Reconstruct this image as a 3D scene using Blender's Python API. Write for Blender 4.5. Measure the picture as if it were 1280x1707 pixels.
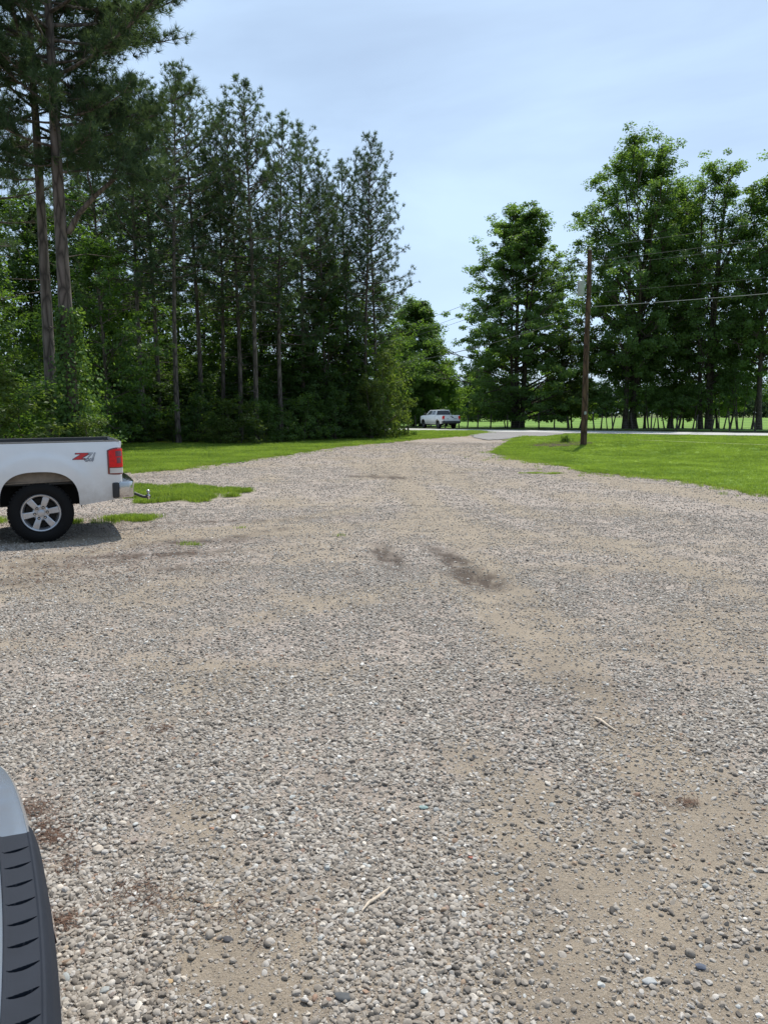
import bpy, bmesh, math, random
import numpy as np
from mathutils import Vector, Matrix

for o in list(bpy.data.objects):
    bpy.data.objects.remove(o)
SC = bpy.context.scene
COL = SC.collection
PI = math.pi
R = math.radians

# ------------------------------------------------------------------ camera
CAM_H = 1.7
PITCH = R(7.45)
cam_d = bpy.data.cameras.new('camera')
cam = bpy.data.objects.new('camera', cam_d)
COL.objects.link(cam)
cam.location = (0, 0, CAM_H)
cam.rotation_euler = (PI / 2 - PITCH, 0, 0)
cam_d.sensor_fit = 'VERTICAL'
cam_d.sensor_height = 24
cam_d.sensor_width = 18
cam_d.lens = 1265 / 1707 * 24
cam_d.clip_start = 0.05
cam_d.clip_end = 5000
SC.camera = cam

# ------------------------------------------------------------------ sky, sun, exposure
SUN_EL = R(62)
SUN_AZ = R(19.6)            # clockwise from +Y, seen from above
sun_dir = Vector((math.sin(SUN_AZ) * math.cos(SUN_EL), math.cos(SUN_AZ) * math.cos(SUN_EL), math.sin(SUN_EL)))
W = bpy.data.worlds.new('World')
SC.world = W
W.use_nodes = True
wn, wl = W.node_tree.nodes, W.node_tree.links
wn.clear()
w_out = wn.new('ShaderNodeOutputWorld')
w_bg = wn.new('ShaderNodeBackground')
w_bg.inputs['Strength'].default_value = 0.10
w_sky = wn.new('ShaderNodeTexSky')
w_sky.sky_type = 'NISHITA'
w_sky.sun_disc = False
w_sky.sun_elevation = SUN_EL
w_sky.sun_rotation = SUN_AZ
w_sky.air_density = 1.0
w_sky.dust_density = 1.2
w_sky.ozone_density = 1.0
w_tc = wn.new('ShaderNodeTexCoord')
w_map = wn.new('ShaderNodeMapping')
w_map.inputs['Scale'].default_value = (1.0, 1.0, 3.2)
w_map.inputs['Rotation'].default_value = (R(8), R(14), R(30))
w_no = wn.new('ShaderNodeTexNoise')
w_no.inputs['Scale'].default_value = 1.7
w_no.inputs['Detail'].default_value = 6
w_no.inputs['Roughness'].default_value = 0.52
w_no.inputs['Distortion'].default_value = 0.35
w_rmp = wn.new('ShaderNodeMapRange')
w_rmp.inputs['From Min'].default_value = 0.36
w_rmp.inputs['From Max'].default_value = 0.66
w_rmp.inputs['To Min'].default_value = 0.42
w_rmp.inputs['To Max'].default_value = 0.92
w_mix = wn.new('ShaderNodeMixRGB')
w_mix.inputs[2].default_value = (7.1, 8.9, 11.8, 1)
wl.new(w_tc.outputs['Generated'], w_map.inputs['Vector'])
wl.new(w_map.outputs[0], w_no.inputs['Vector'])
wl.new(w_no.outputs['Fac'], w_rmp.inputs['Value'])
wl.new(w_rmp.outputs[0], w_mix.inputs[0])
wl.new(w_sky.outputs[0], w_mix.inputs[1])
w_dot = wn.new('ShaderNodeVectorMath'); w_dot.operation = 'DOT_PRODUCT'; w_dot.inputs[1].default_value = tuple(sun_dir)
wl.new(w_tc.outputs['Generated'], w_dot.inputs[0])
w_fw = wn.new('ShaderNodeMapRange'); w_fw.interpolation_type = 'SMOOTHSTEP'
w_fw.inputs['From Min'].default_value = -0.5; w_fw.inputs['From Max'].default_value = 0.62; w_fw.inputs['To Min'].default_value = 0.36; w_fw.inputs['To Max'].default_value = 1.0
wl.new(w_dot.outputs['Value'], w_fw.inputs['Value'])
w_hz = wn.new('ShaderNodeVectorMath'); w_hz.operation = 'SCALE'; w_hz.inputs[0].default_value = (6.7, 8.9, 11.7); wl.new(w_fw.outputs[0], w_hz.inputs['Scale'])
wl.new(w_hz.outputs[0], w_mix.inputs[2])
wl.new(w_mix.outputs[0], w_bg.inputs['Color'])
wl.new(w_bg.outputs[0], w_out.inputs['Surface'])

sun_d = bpy.data.lights.new('sun', 'SUN')
sun_d.energy = 5.0
sun_d.angle = R(0.5)
sun_d.color = (1.0, 0.94, 0.84)
sun = bpy.data.objects.new('sun', sun_d)
COL.objects.link(sun)
sun.rotation_euler = sun_dir.to_track_quat('Z', 'Y').to_euler()
sun.location = (20, 30, 60)
SC.view_settings.view_transform = 'Standard'
SC.view_settings.look = 'None'
SC.view_settings.exposure = 0.06
SC.view_settings.gamma = 1.0
SC.view_settings.use_curve_mapping = False
SC.render.engine = 'CYCLES'
SC.cycles.max_bounces = 6
SC.cycles.transparent_max_bounces = 4

# ------------------------------------------------------------------ survey helpers (pixel of the photo -> place on the ground)
FPX = 1265.0
def ray(px, py):
    u = (px - 640) / FPX; v = (853.5 - py) / FPX
    return (u, math.cos(PITCH) + v * math.sin(PITCH), -math.sin(PITCH) + v * math.cos(PITCH))
def gp(px, py, z=0.0):
    d = ray(px, py); t = (z - CAM_H) / d[2]
    return (d[0] * t, d[1] * t)
def at(px, py, Y):
    d = ray(px, py); t = Y / d[1]
    return (d[0] * t, CAM_H + d[2] * t)

# ------------------------------------------------------------------ noise in numpy
def _hash(ix, iy, seed):
    h = (ix.astype(np.int64) * 374761393 + iy.astype(np.int64) * 668265263 + seed * 1274126177) & 0x7fffffff
    h = ((h ^ (h >> 13)) * 1274126177) & 0x7fffffff
    h = h ^ (h >> 16)
    return (h & 0xffff) / 65535.0
def vnoise(x, y, s, seed=0):
    x = np.asarray(x, float) / s + 1000.5; y = np.asarray(y, float) / s + 1000.5
    ix = np.floor(x); iy = np.floor(y); fx = x - ix; fy = y - iy
    fx = fx * fx * (3 - 2 * fx); fy = fy * fy * (3 - 2 * fy)
    a = _hash(ix, iy, seed); b = _hash(ix + 1, iy, seed); c = _hash(ix, iy + 1, seed); d = _hash(ix + 1, iy + 1, seed)
    return (a * (1 - fx) + b * fx) * (1 - fy) + (c * (1 - fx) + d * fx) * fy
def fbm(x, y, s, seed=0, o=4):
    r = 0; a = 1.0; t = 0
    for i in range(o):
        r = r + a * vnoise(x, y, s, seed + i * 17); t += a; a *= 0.5; s = s * 0.5
    return r / t

# relief of the land: a low crest in the right lawn, a shallow ditch behind it
CREST = np.array([(6.0, 47), (9.5, 41.5), (13.2, 38), (16.3, 32), (22, 23), (34, 10)], float)
def seg_dist(x, y, P):
    x = np.asarray(x, float); y = np.asarray(y, float)
    best = np.full(x.shape, 1e9)
    for i in range(len(P) - 1):
        a = P[i]; b = P[i + 1]; ab = b - a; L = (ab ** 2).sum()
        t = np.clip(((x - a[0]) * ab[0] + (y - a[1]) * ab[1]) / L, 0, 1)
        best = np.minimum(best, np.hypot(x - a[0] - t * ab[0], y - a[1] - t * ab[1]))
    return best
def hgt(x, y):
    x = np.asarray(x, float); y = np.asarray(y, float)
    d = seg_dist(x, y, CREST)
    k = np.clip((x - 5.5) / 3.5, 0, 1)
    return 0.26 * np.exp(-(d / 4.2) ** 2) * k * k * (3 - 2 * k)
# sandy and damp places of the lot: (x, y, radius along x, radius along y, turn, strength)
def blob(x, y, cx, cy, rx, ry, a=0.0):
    ca, sa = math.cos(a), math.sin(a)
    u = ((x - cx) * ca + (y - cy) * sa) / rx; v = (-(x - cx) * sa + (y - cy) * ca) / ry
    return np.exp(-(u * u + v * v))
SAND = []
for px, py, rx, ry, a, s in [(1090, 1275, .42, .42, 0, 1.0), (1010, 1570, .30, .45, 0, .8), (930, 1430, .25, .5, 0, .7), (870, 1035, .5, .8, 0, .9),
                             (820, 990, .45, .7, .3, .9), (540, 1000, .9, .5, 0, .7), (330, 890, 2.4, .45, .3, .9), (660, 775, 1.5, 4, 0, 1),
                             (980, 950, 1.4, .5, 0, .7), (880, 900, .8, .9, 0, .6), (460, 880, 2.0, .4, .2, .7), (690, 870, .5, 2.2, 0, .6), (750, 800, 1.2, 3, 0, .5),
                             (300, 1110, .9, .35, 0, .6), (600, 1130, .8, .35, 0, .4), (1180, 1480, .35, .6, 0, .8), (420, 1640, .25, .2, 0, .7), (900, 1690, .5, .2, 0, .5),
                             (1230, 1340, .3, .25, 0, .6), (60, 990, 1.0, .4, 0, .6), (130, 900, 2.5, .3, .2, .8)]:
    c = gp(px, py); SAND.append((c[0], c[1], rx, ry, a, s))
DAMP = []
for px, py, rx, ry, a, s in [(645, 928, .14, .75, .12, 1.25), (788, 962, .20, .50, .25, 1.4), (762, 938, .15, 1.0, .22, 1.0), (630, 793, .55, .28, 0, .9), (660, 797, .3, .2, 0, .8),
                             (555, 812, .5, .2, 0, .6), (260, 925, 1.0, .22, .3, .7), (150, 938, .9, .16, .2, .5), (340, 903, 1.0, .25, .3, .6), (40, 970, .5, .18, 0, .6),
                             (300, 948, .35, .2, 0, .5), (960, 1160, .5, .3, 0, .25), (1150, 1340, .12, .05, 0, .3), (640, 738, 2, 1.0, 0, .4), (240, 795, 1.2, .35, 0, .6),
                             (820, 742, 4.0, .35, -.2, .5), (860, 792, .6, .35, 0, .3), (410, 868, 2.0, .14, .25, .6), (1050, 792, 2.0, .3, -.5, .4)]:
    c = gp(px, py); DAMP.append((c[0], c[1], rx, ry, a, s))
TRACK_S = [([(-40, 945), (200, 914), (330, 889), (450, 868), (600, 850)], .22, .55), ([(1330, 855), (1000, 800), (850, 775), (760, 755)], .5, .5),
           ([(915, 1130), (860, 1030), (830, 965), (750, 880), (690, 820), (660, 780), (690, 750)], .30, .6), ([(1330, 1020), (1100, 935), (950, 882), (800, 825), (720, 772)], .35, .45),
           ([(1290, 1450), (1130, 1300), (1010, 1190), (960, 1100)], .22, .5), ([(1000, 1760), (940, 1500), (850, 1330), (760, 1220)], .2, .45), ([(380, 1720), (360, 1500), (330, 1350)], .16, .35),
           ([(0, 1080), (300, 1060), (560, 1000), (800, 960)], .3, .4)]
TRACK_D = [([(20, 965), (130, 942), (230, 926), (330, 903), (480, 880)], .13, .75), ([(690, 786), (800, 790), (900, 782), (1000, 776)], .18, .4), ([(590, 793), (665, 797)], .25, .9), ([(120, 905), (260, 880), (330, 872)], .08, .5)]
TRACK_S = [(np.array([gp(*p) for p in P_]), w_, s_) for P_, w_, s_ in TRACK_S]
TRACK_D = [(np.array([gp(*p) for p in P_]), w_, s_) for P_, w_, s_ in TRACK_D]
def sandy(x, y):
    n = fbm(x, y, 1.7, 5, 4)
    m = np.clip((n - 0.50) * 2.4 + 0.18, 0, 1) * .6 + .4 * (fbm(x, y, .45, 15, 3) - .5)
    # wheel tracks that sweep from the road towards the viewer
    tr = np.sin((x + 0.18 * y + 0.5 * fbm(x, y, 6, 9, 2)) * 2.1) * .5 + .5
    m = m + 0.25 * tr ** 2 * np.clip((y - 4) / 10, 0, 1)
    for P_, w_, s_ in TRACK_S:
        m = m + s_ * np.exp(-(seg_dist(x, y, P_) / w_) ** 2) * (.4 + 1.2 * fbm(x, y, .8, 19, 3))
    for b in SAND:
        m = m + .6 * b[5] * blob(x, y, *b[:5])
    return np.clip(m, 0, 1)
def damp(x, y):
    m = np.zeros(np.shape(x))
    for b in DAMP:
        m = np.maximum(m, b[5] * blob(x, y, *b[:5]))
    for P_, w_, s_ in TRACK_D:
        m = np.maximum(m, s_ * np.exp(-(seg_dist(x, y, P_) / w_) ** 2) * np.clip(2.2 * fbm(x, y, 1.1, 41, 3) - .4, 0, 1))
    n = fbm(x, y, .5, 31, 3)
    n2 = fbm(x, y, .11, 33, 3)
    return np.clip(m * (0.85 + 1.2 * n) * np.clip((n2 - .18) * 2.6, .15, 1.3), 0, .92)
def hlot(x, y):
    z = hgt(x, y)
    k = 1 / (1 + np.hypot(x, y) * 0.02)
    z = z + k * (0.030 * (fbm(x, y, 2.3, 51, 2) - .5) + 0.014 * (fbm(x, y, .35, 52, 3) - .5))
    for b in DAMP[:5]:
        z = z - 0.03 * b[5] * blob(x, y, *b[:5])
    return z

# ------------------------------------------------------------------ object helpers
def tag(o, label=None, cat=None, group=None, kind=None):
    if label: o['label'] = label
    if cat: o['category'] = cat
    if group: o['group'] = group
    if kind: o['kind'] = kind
    return o
def empty(name, loc=(0, 0, 0), rz=0.0):
    o = bpy.data.objects.new(name, None)
    COL.objects.link(o)
    o.location = loc; o.rotation_euler = (0, 0, rz)
    o.empty_display_size = 0.3
    return o
def link(name, me, parent=None, col=None):
    o = bpy.data.objects.new(name, me)
    (col or COL).objects.link(o)
    if parent is not None: o.parent = parent
    return o
def np_mesh(name, V, F, mat=None, smooth=True, attrs=None, fattrs=None):
    """V (n,3); F list of int arrays (k,3) / (k,4)"""
    me = bpy.data.meshes.new(name)
    V = np.ascontiguousarray(V, dtype=np.float32)
    me.vertices.add(len(V)); me.vertices.foreach_set('co', V.ravel())
    if not isinstance(F, list): F = [F]
    F = [np.asarray(f, dtype=np.int32) for f in F if len(f)]
    idx = np.concatenate([f.ravel() for f in F])
    tot = np.concatenate([np.full(len(f), f.shape[1], np.int32) for f in F])
    start = np.concatenate([[0], np.cumsum(tot)[:-1]]).astype(np.int32)
    me.loops.add(len(idx)); me.loops.foreach_set('vertex_index', idx)
    me.polygons.add(len(tot)); me.polygons.foreach_set('loop_start', start)
    me.polygons.foreach_set('loop_total', tot)
    me.polygons.foreach_set('use_smooth', np.full(len(tot), smooth))
    if attrs:
        for k, a in attrs.items():
            at_ = me.attributes.new(k, 'FLOAT', 'POINT'); at_.data.foreach_set('value', np.asarray(a, np.float32))
    if fattrs:
        for k, a in fattrs.items():
            at_ = me.attributes.new(k, 'FLOAT', 'FACE'); at_.data.foreach_set('value', np.asarray(a, np.float32))
    me.update(calc_edges=True)
    if mat: me.materials.append(mat)
    return me

class MB:
    """collects shapes, builds them as ONE mesh object"""
    def __init__(s): s.v = []; s.f = []
    def add(s, v, f):
        o = len(s.v); s.v += [tuple(p) for p in v]; s.f += [tuple(i + o for i in q) for q in f]; return s
    def box(s, c, d, rot=None, taper=0.0):
        x, y, z = d[0] / 2, d[1] / 2, d[2] / 2
        pts = [Vector((sx * x * (1 - (taper if sz > 0 else 0)), sy * y * (1 - (taper if sz > 0 else 0)), sz * z)) for sz in (-1, 1) for sx, sy in ((-1, -1), (1, -1), (1, 1), (-1, 1))]
        if rot is not None: pts = [rot @ p for p in pts]
        return s.add([p + Vector(c) for p in pts], [(3, 2, 1, 0), (4, 5, 6, 7), (0, 1, 5, 4), (1, 2, 6, 5), (2, 3, 7, 6), (3, 0, 4, 7)])
    def prism(s, poly, axis, a, b):
        """poly of 2D points extruded along an axis ('x','y','z') from a to b"""
        def P(u, w, t): return {'x': (t, u, w), 'y': (u, t, w), 'z': (u, w, t)}[axis]
        n = len(poly)
        v = [P(u, w, a) for u, w in poly] + [P(u, w, b) for u, w in poly]
        f = [tuple(range(n - 1, -1, -1)), tuple(range(n, 2 * n))] + [(i, (i + 1) % n, n + (i + 1) % n, n + i) for i in range(n)]
        return s.add(v, f)
    def tube(s, pts, rad, n=8, cap=True):
        pts = [Vector(p) for p in pts]
        if not hasattr(rad, '__len__'): rad = [rad] * len(pts)
        o = len(s.v); up = Vector((0, 0, 1)); prev = None
        for i, p in enumerate(pts):
            t = (pts[min(i + 1, len(pts) - 1)] - pts[max(i - 1, 0)]).normalized()
            if prev is None:
                a = t.cross(up) if abs(t.dot(up)) < .95 else t.cross(Vector((1, 0, 0)))
            else:
                a = prev - t * prev.dot(t)
            a.normalize(); prev = a; b = t.cross(a)
            for k in range(n):
                w = 2 * PI * k / n
                q = p + (a * math.cos(w) + b * math.sin(w)) * rad[i]; s.v.append(tuple(q))
        for i in range(len(pts) - 1):
            for k in range(n):
                s.f.append((o + i * n + k, o + i * n + (k + 1) % n, o + (i + 1) * n + (k + 1) % n, o + (i + 1) * n + k))
        if cap:
            s.f.append(tuple(o + k for k in range(n - 1, -1, -1))); s.f.append(tuple(o + (len(pts) - 1) * n + k for k in range(n)))
        return s
    def lathe(s, prof, c=(0, 0, 0), axis='z', n=32, close=False, a0=0, a1=2 * PI):
        """prof: (radius, height) list"""
        o = len(s.v); m = len(prof)
        for k in range(n):
            w = a0 + (a1 - a0) * k / n
            for r, h in prof:
                u, v_ = r * math.cos(w), r * math.sin(w)
                p = {'z': (u, v_, h), 'y': (u, h, v_), 'x': (h, u, v_)}[axis]
                s.v.append((p[0] + c[0], p[1] + c[1], p[2] + c[2]))
        rng = m if close else m - 1
        for k in range(n):
            k2 = (k + 1) % n
            for j in range(rng):
                j2 = (j + 1) % m
                s.f.append((o + k * m + j, o + k2 * m + j, o + k2 * m + j2, o + k * m + j2))
        return s
    def grid(s, P):
        o = len(s.v); a = len(P); b = len(P[0])
        for row in P: s.v += [tuple(p) for p in row]
        for i in range(a - 1):
            for j in range(b - 1):
                s.f.append((o + i * b + j, o + (i + 1) * b + j, o + (i + 1) * b + j + 1, o + i * b + j + 1))
        return s
    def build(s, name, mat, parent=None, bevel=0.0, ang=35, solid=0.0, seg=2, off=-1):
        me = bpy.data.meshes.new(name); me.from_pydata(s.v, [], s.f)
        bm = bmesh.new(); bm.from_mesh(me)
        bmesh.ops.remove_doubles(bm, verts=bm.verts, dist=1e-5)
        bmesh.ops.recalc_face_normals(bm, faces=bm.faces)
        if solid:
            bmesh.ops.solidify(bm, geom=bm.faces[:], thickness=solid)
            bmesh.ops.recalc_face_normals(bm, faces=bm.faces)
        if bevel:
            es = [e for e in bm.edges if len(e.link_faces) == 2 and e.calc_face_angle(0) > R(ang)]
            bmesh.ops.bevel(bm, geom=es, offset=bevel, segments=seg, affect='EDGES', profile=.5, clamp_overlap=True)
        bm.to_mesh(me); bm.free()
        me.polygons.foreach_set('use_smooth', [True] * len(me.polygons))
        me.set_sharp_from_angle(angle=R(ang))
        me.materials.append(mat)
        return link(name, me, parent)
def copy_tree(o, parent=None):
    c = o.copy(); COL.objects.link(c)
    if parent is not None: c.parent = parent
    for ch in o.children: copy_tree(ch, c)
    return c

# ------------------------------------------------------------------ materials
def new_mat(name):
    m = bpy.data.materials.new(name); m.use_nodes = True
    nt = m.node_tree; nt.nodes.clear()
    out = nt.nodes.new('ShaderNodeOutputMaterial')
    return m, nt.nodes, nt.links, out
def ramp(nodes, stops):
    r = nodes.new('ShaderNodeValToRGB')
    e = r.color_ramp.elements
    e[0].position, e[0].color = stops[0][0], (*stops[0][1], 1)
    e[1].position, e[1].color = stops[-1][0], (*stops[-1][1], 1)
    for p, c in stops[1:-1]:
        k = e.new(p); k.color = (*c, 1)
    return r
def noise(nodes, links, vec, scale, detail=4, rough=.55):
    n = nodes.new('ShaderNodeTexNoise'); n.inputs['Scale'].default_value = scale
    n.inputs['Detail'].default_value = detail; n.inputs['Roughness'].default_value = rough
    if vec is not None: links.new(vec, n.inputs['Vector'])
    return n
def simple(name, col, rough=.5, metal=0.0, coat=0.0, var=0.12, scale=6.0, bump=0.0, bscale=200.0, spec=.5, dirt=None, dirt_z=None):
    m, n, l, out = new_mat(name)
    b = n.new('ShaderNodeBsdfPrincipled')
    b.inputs['Roughness'].default_value = rough; b.inputs['Metallic'].default_value = metal
    b.inputs['Coat Weight'].default_value = coat; b.inputs['Coat Roughness'].default_value = 0.04
    b.inputs['Specular IOR Level'].default_value = spec
    tc = n.new('ShaderNodeTexCoord')
    no = noise(n, l, tc.outputs['Object'], scale)
    rp = ramp(n, [(.3, tuple(c * (1 - var) for c in col)), (.7, tuple(min(1, c * (1 + var)) for c in col))])
    l.new(no.outputs['Fac'], rp.inputs['Fac'])
    csock = rp.outputs['Color']
    if dirt is not None:
        sep = n.new('ShaderNodeSeparateXYZ'); l.new(tc.outputs['Object'], sep.inputs[0])
        mr = n.new('ShaderNodeMapRange'); mr.inputs['From Min'].default_value = dirt_z[1]; mr.inputs['From Max'].default_value = dirt_z[0]
        l.new(sep.outputs['Z'], mr.inputs['Value'])
        n2 = noise(n, l, tc.outputs['Object'], 14, 5, .65)
        mu = n.new('ShaderNodeMath'); mu.operation = 'MULTIPLY'; l.new(mr.outputs[0], mu.inputs[0]); l.new(n2.outputs['Fac'], mu.inputs[1])
        mx = n.new('ShaderNodeMixRGB'); l.new(mu.outputs[0], mx.inputs[0]); l.new(csock, mx.inputs[1]); mx.inputs[2].default_value = (*dirt, 1)
        csock = mx.outputs[0]
    l.new(csock, b.inputs['Base Color'])
    if bump:
        nb = noise(n, l, tc.outputs['Object'], bscale, 3)
        bp = n.new('ShaderNodeBump'); bp.inputs['Strength'].default_value = bump; bp.inputs['Distance'].default_value = .002
        l.new(nb.outputs['Fac'], bp.inputs['Height']); l.new(bp.outputs[0], b.inputs['Normal'])
    l.new(b.outputs[0], out.inputs['Surface'])
    return m

def foliage_mat(name, dark, light, trans, tw=.45, gloss=.12, patch=0.0):
    m, n, l, out = new_mat(name)
    at_ = n.new('ShaderNodeAttribute'); at_.attribute_name = 'v'
    oi = n.new('ShaderNodeObjectInfo')
    mad = n.new('ShaderNodeMath'); mad.operation = 'MULTIPLY_ADD'
    l.new(oi.outputs['Random'], mad.inputs[0]); mad.inputs[1].default_value = .35
    sub = n.new('ShaderNodeMath'); sub.operation = 'SUBTRACT'; l.new(at_.outputs['Fac'], sub.inputs[0]); sub.inputs[1].default_value = .17
    l.new(sub.outputs[0], mad.inputs[2])
    if patch:
        gm = n.new('ShaderNodeNewGeometry'); pn = noise(n, l, gm.outputs['Position'], .55, 5, .62)
        pm = n.new('ShaderNodeMath'); pm.operation = 'MULTIPLY_ADD'; l.new(pn.outputs['Fac'], pm.inputs[0]); pm.inputs[1].default_value = patch
        p2 = n.new('ShaderNodeMath'); p2.operation = 'SUBTRACT'; l.new(mad.outputs[0], p2.inputs[0]); p2.inputs[1].default_value = patch / 2
        l.new(p2.outputs[0], pm.inputs[2]); mad = pm
    rp = ramp(n, [(0, dark), (1, light)]); l.new(mad.outputs[0], rp.inputs['Fac'])
    rt = ramp(n, [(0, tuple(c * .6 for c in trans)), (1, trans)]); l.new(mad.outputs[0], rt.inputs['Fac'])
    d = n.new('ShaderNodeBsdfDiffuse'); l.new(rp.outputs[0], d.inputs['Color'])
    t = n.new('ShaderNodeBsdfTranslucent'); l.new(rt.outputs[0], t.inputs['Color'])
    mx = n.new('ShaderNodeMixShader'); mx.inputs[0].default_value = tw
    l.new(d.outputs[0], mx.inputs[1]); l.new(t.outputs[0], mx.inputs[2])
    g = n.new('ShaderNodeBsdfGlossy'); g.inputs['Roughness'].default_value = .38; g.inputs['Color'].default_value = (.6, .66, .62, 1)
    m2 = n.new('ShaderNodeMixShader'); m2.inputs[0].default_value = gloss
    l.new(mx.outputs[0], m2.inputs[1]); l.new(g.outputs[0], m2.inputs[2])
    l.new(m2.outputs[0], out.inputs['Surface'])
    return m
M = {}
M['needle'] = foliage_mat('needles', (.036, .066, .038), (.088, .138, .068), (.15, .23, .07), .36, .02)
M['leaf'] = foliage_mat('leaves', (.062, .110, .040), (.120, .190, .058), (.30, .50, .06), .47, .02)
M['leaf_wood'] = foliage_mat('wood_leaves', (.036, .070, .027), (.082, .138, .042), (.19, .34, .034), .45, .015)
M['leaf_pale'] = foliage_mat('pale_leaves', (.05, .08, .025), (.115, .155, .045), (.22, .32, .04), .45, .02)
M['leaf_far'] = foliage_mat('far_leaves', (.045, .075, .050), (.075, .115, .070), (.10, .17, .05), .38, .01)
M['grass'] = foliage_mat('grass_blades', (.062, .14, .022), (.25, .32, .062), (.38, .55, .055), .45, .02, 2.6)
M['ivy'] = foliage_mat('vine_leaves', (.035, .08, .022), (.09, .16, .04), (.22, .36, .045), .40, .02)
M['debris'] = simple('needle_litter', (.10, .055, .035), .9, var=.4, scale=30)

def bark_mat(name, c1, c2, sc=1.0):
    m, n, l, out = new_mat(name)
    b = n.new('ShaderNodeBsdfPrincipled'); b.inputs['Roughness'].default_value = .9
    tc = n.new('ShaderNodeTexCoord'); mp = n.new('ShaderNodeMapping'); mp.inputs['Scale'].default_value = (9 * sc, 9 * sc, 2.2 * sc)
    l.new(tc.outputs['Object'], mp.inputs['Vector'])
    v = n.new('ShaderNodeTexVoronoi'); v.feature = 'DISTANCE_TO_EDGE'; v.inputs['Scale'].default_value = 1.0
    nz = noise(n, l, mp.outputs[0], 2.5, 5)
    mx = n.new('ShaderNodeMixRGB'); mx.inputs[0].default_value = .25; l.new(mp.outputs[0], mx.inputs[1]); l.new(nz.outputs['Color'], mx.inputs[2]); l.new(mx.outputs[0], v.inputs['Vector'])
    rp = ramp(n, [(0, tuple(c * .35 for c in c1)), (.14, c1), (.6, c2)]); l.new(v.outputs['Distance'], rp.inputs['Fac'])
    mu = n.new('ShaderNodeMixRGB'); mu.blend_type = 'MULTIPLY'; mu.inputs[0].default_value = .6
    l.new(rp.outputs[0], mu.inputs[1]); l.new(nz.outputs['Color'], mu.inputs[2])
    l.new(rp.outputs[0], b.inputs['Base Color'])
    bp = n.new('ShaderNodeBump'); bp.inputs['Distance'].default_value = .03; bp.inputs['Strength'].default_value = .8
    l.new(v.outputs['Distance'], bp.inputs['Height']); l.new(bp.outputs[0], b.inputs['Normal'])
    l.new(b.outputs[0], out.inputs['Surface'])
    return m
M['pine_bark'] = bark_mat('pine_bark', (.115, .092, .078), (.22, .185, .165), .8)
M['bark'] = bark_mat('grey_bark', (.09, .072, .055), (.17, .14, .11), 1.1)

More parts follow.
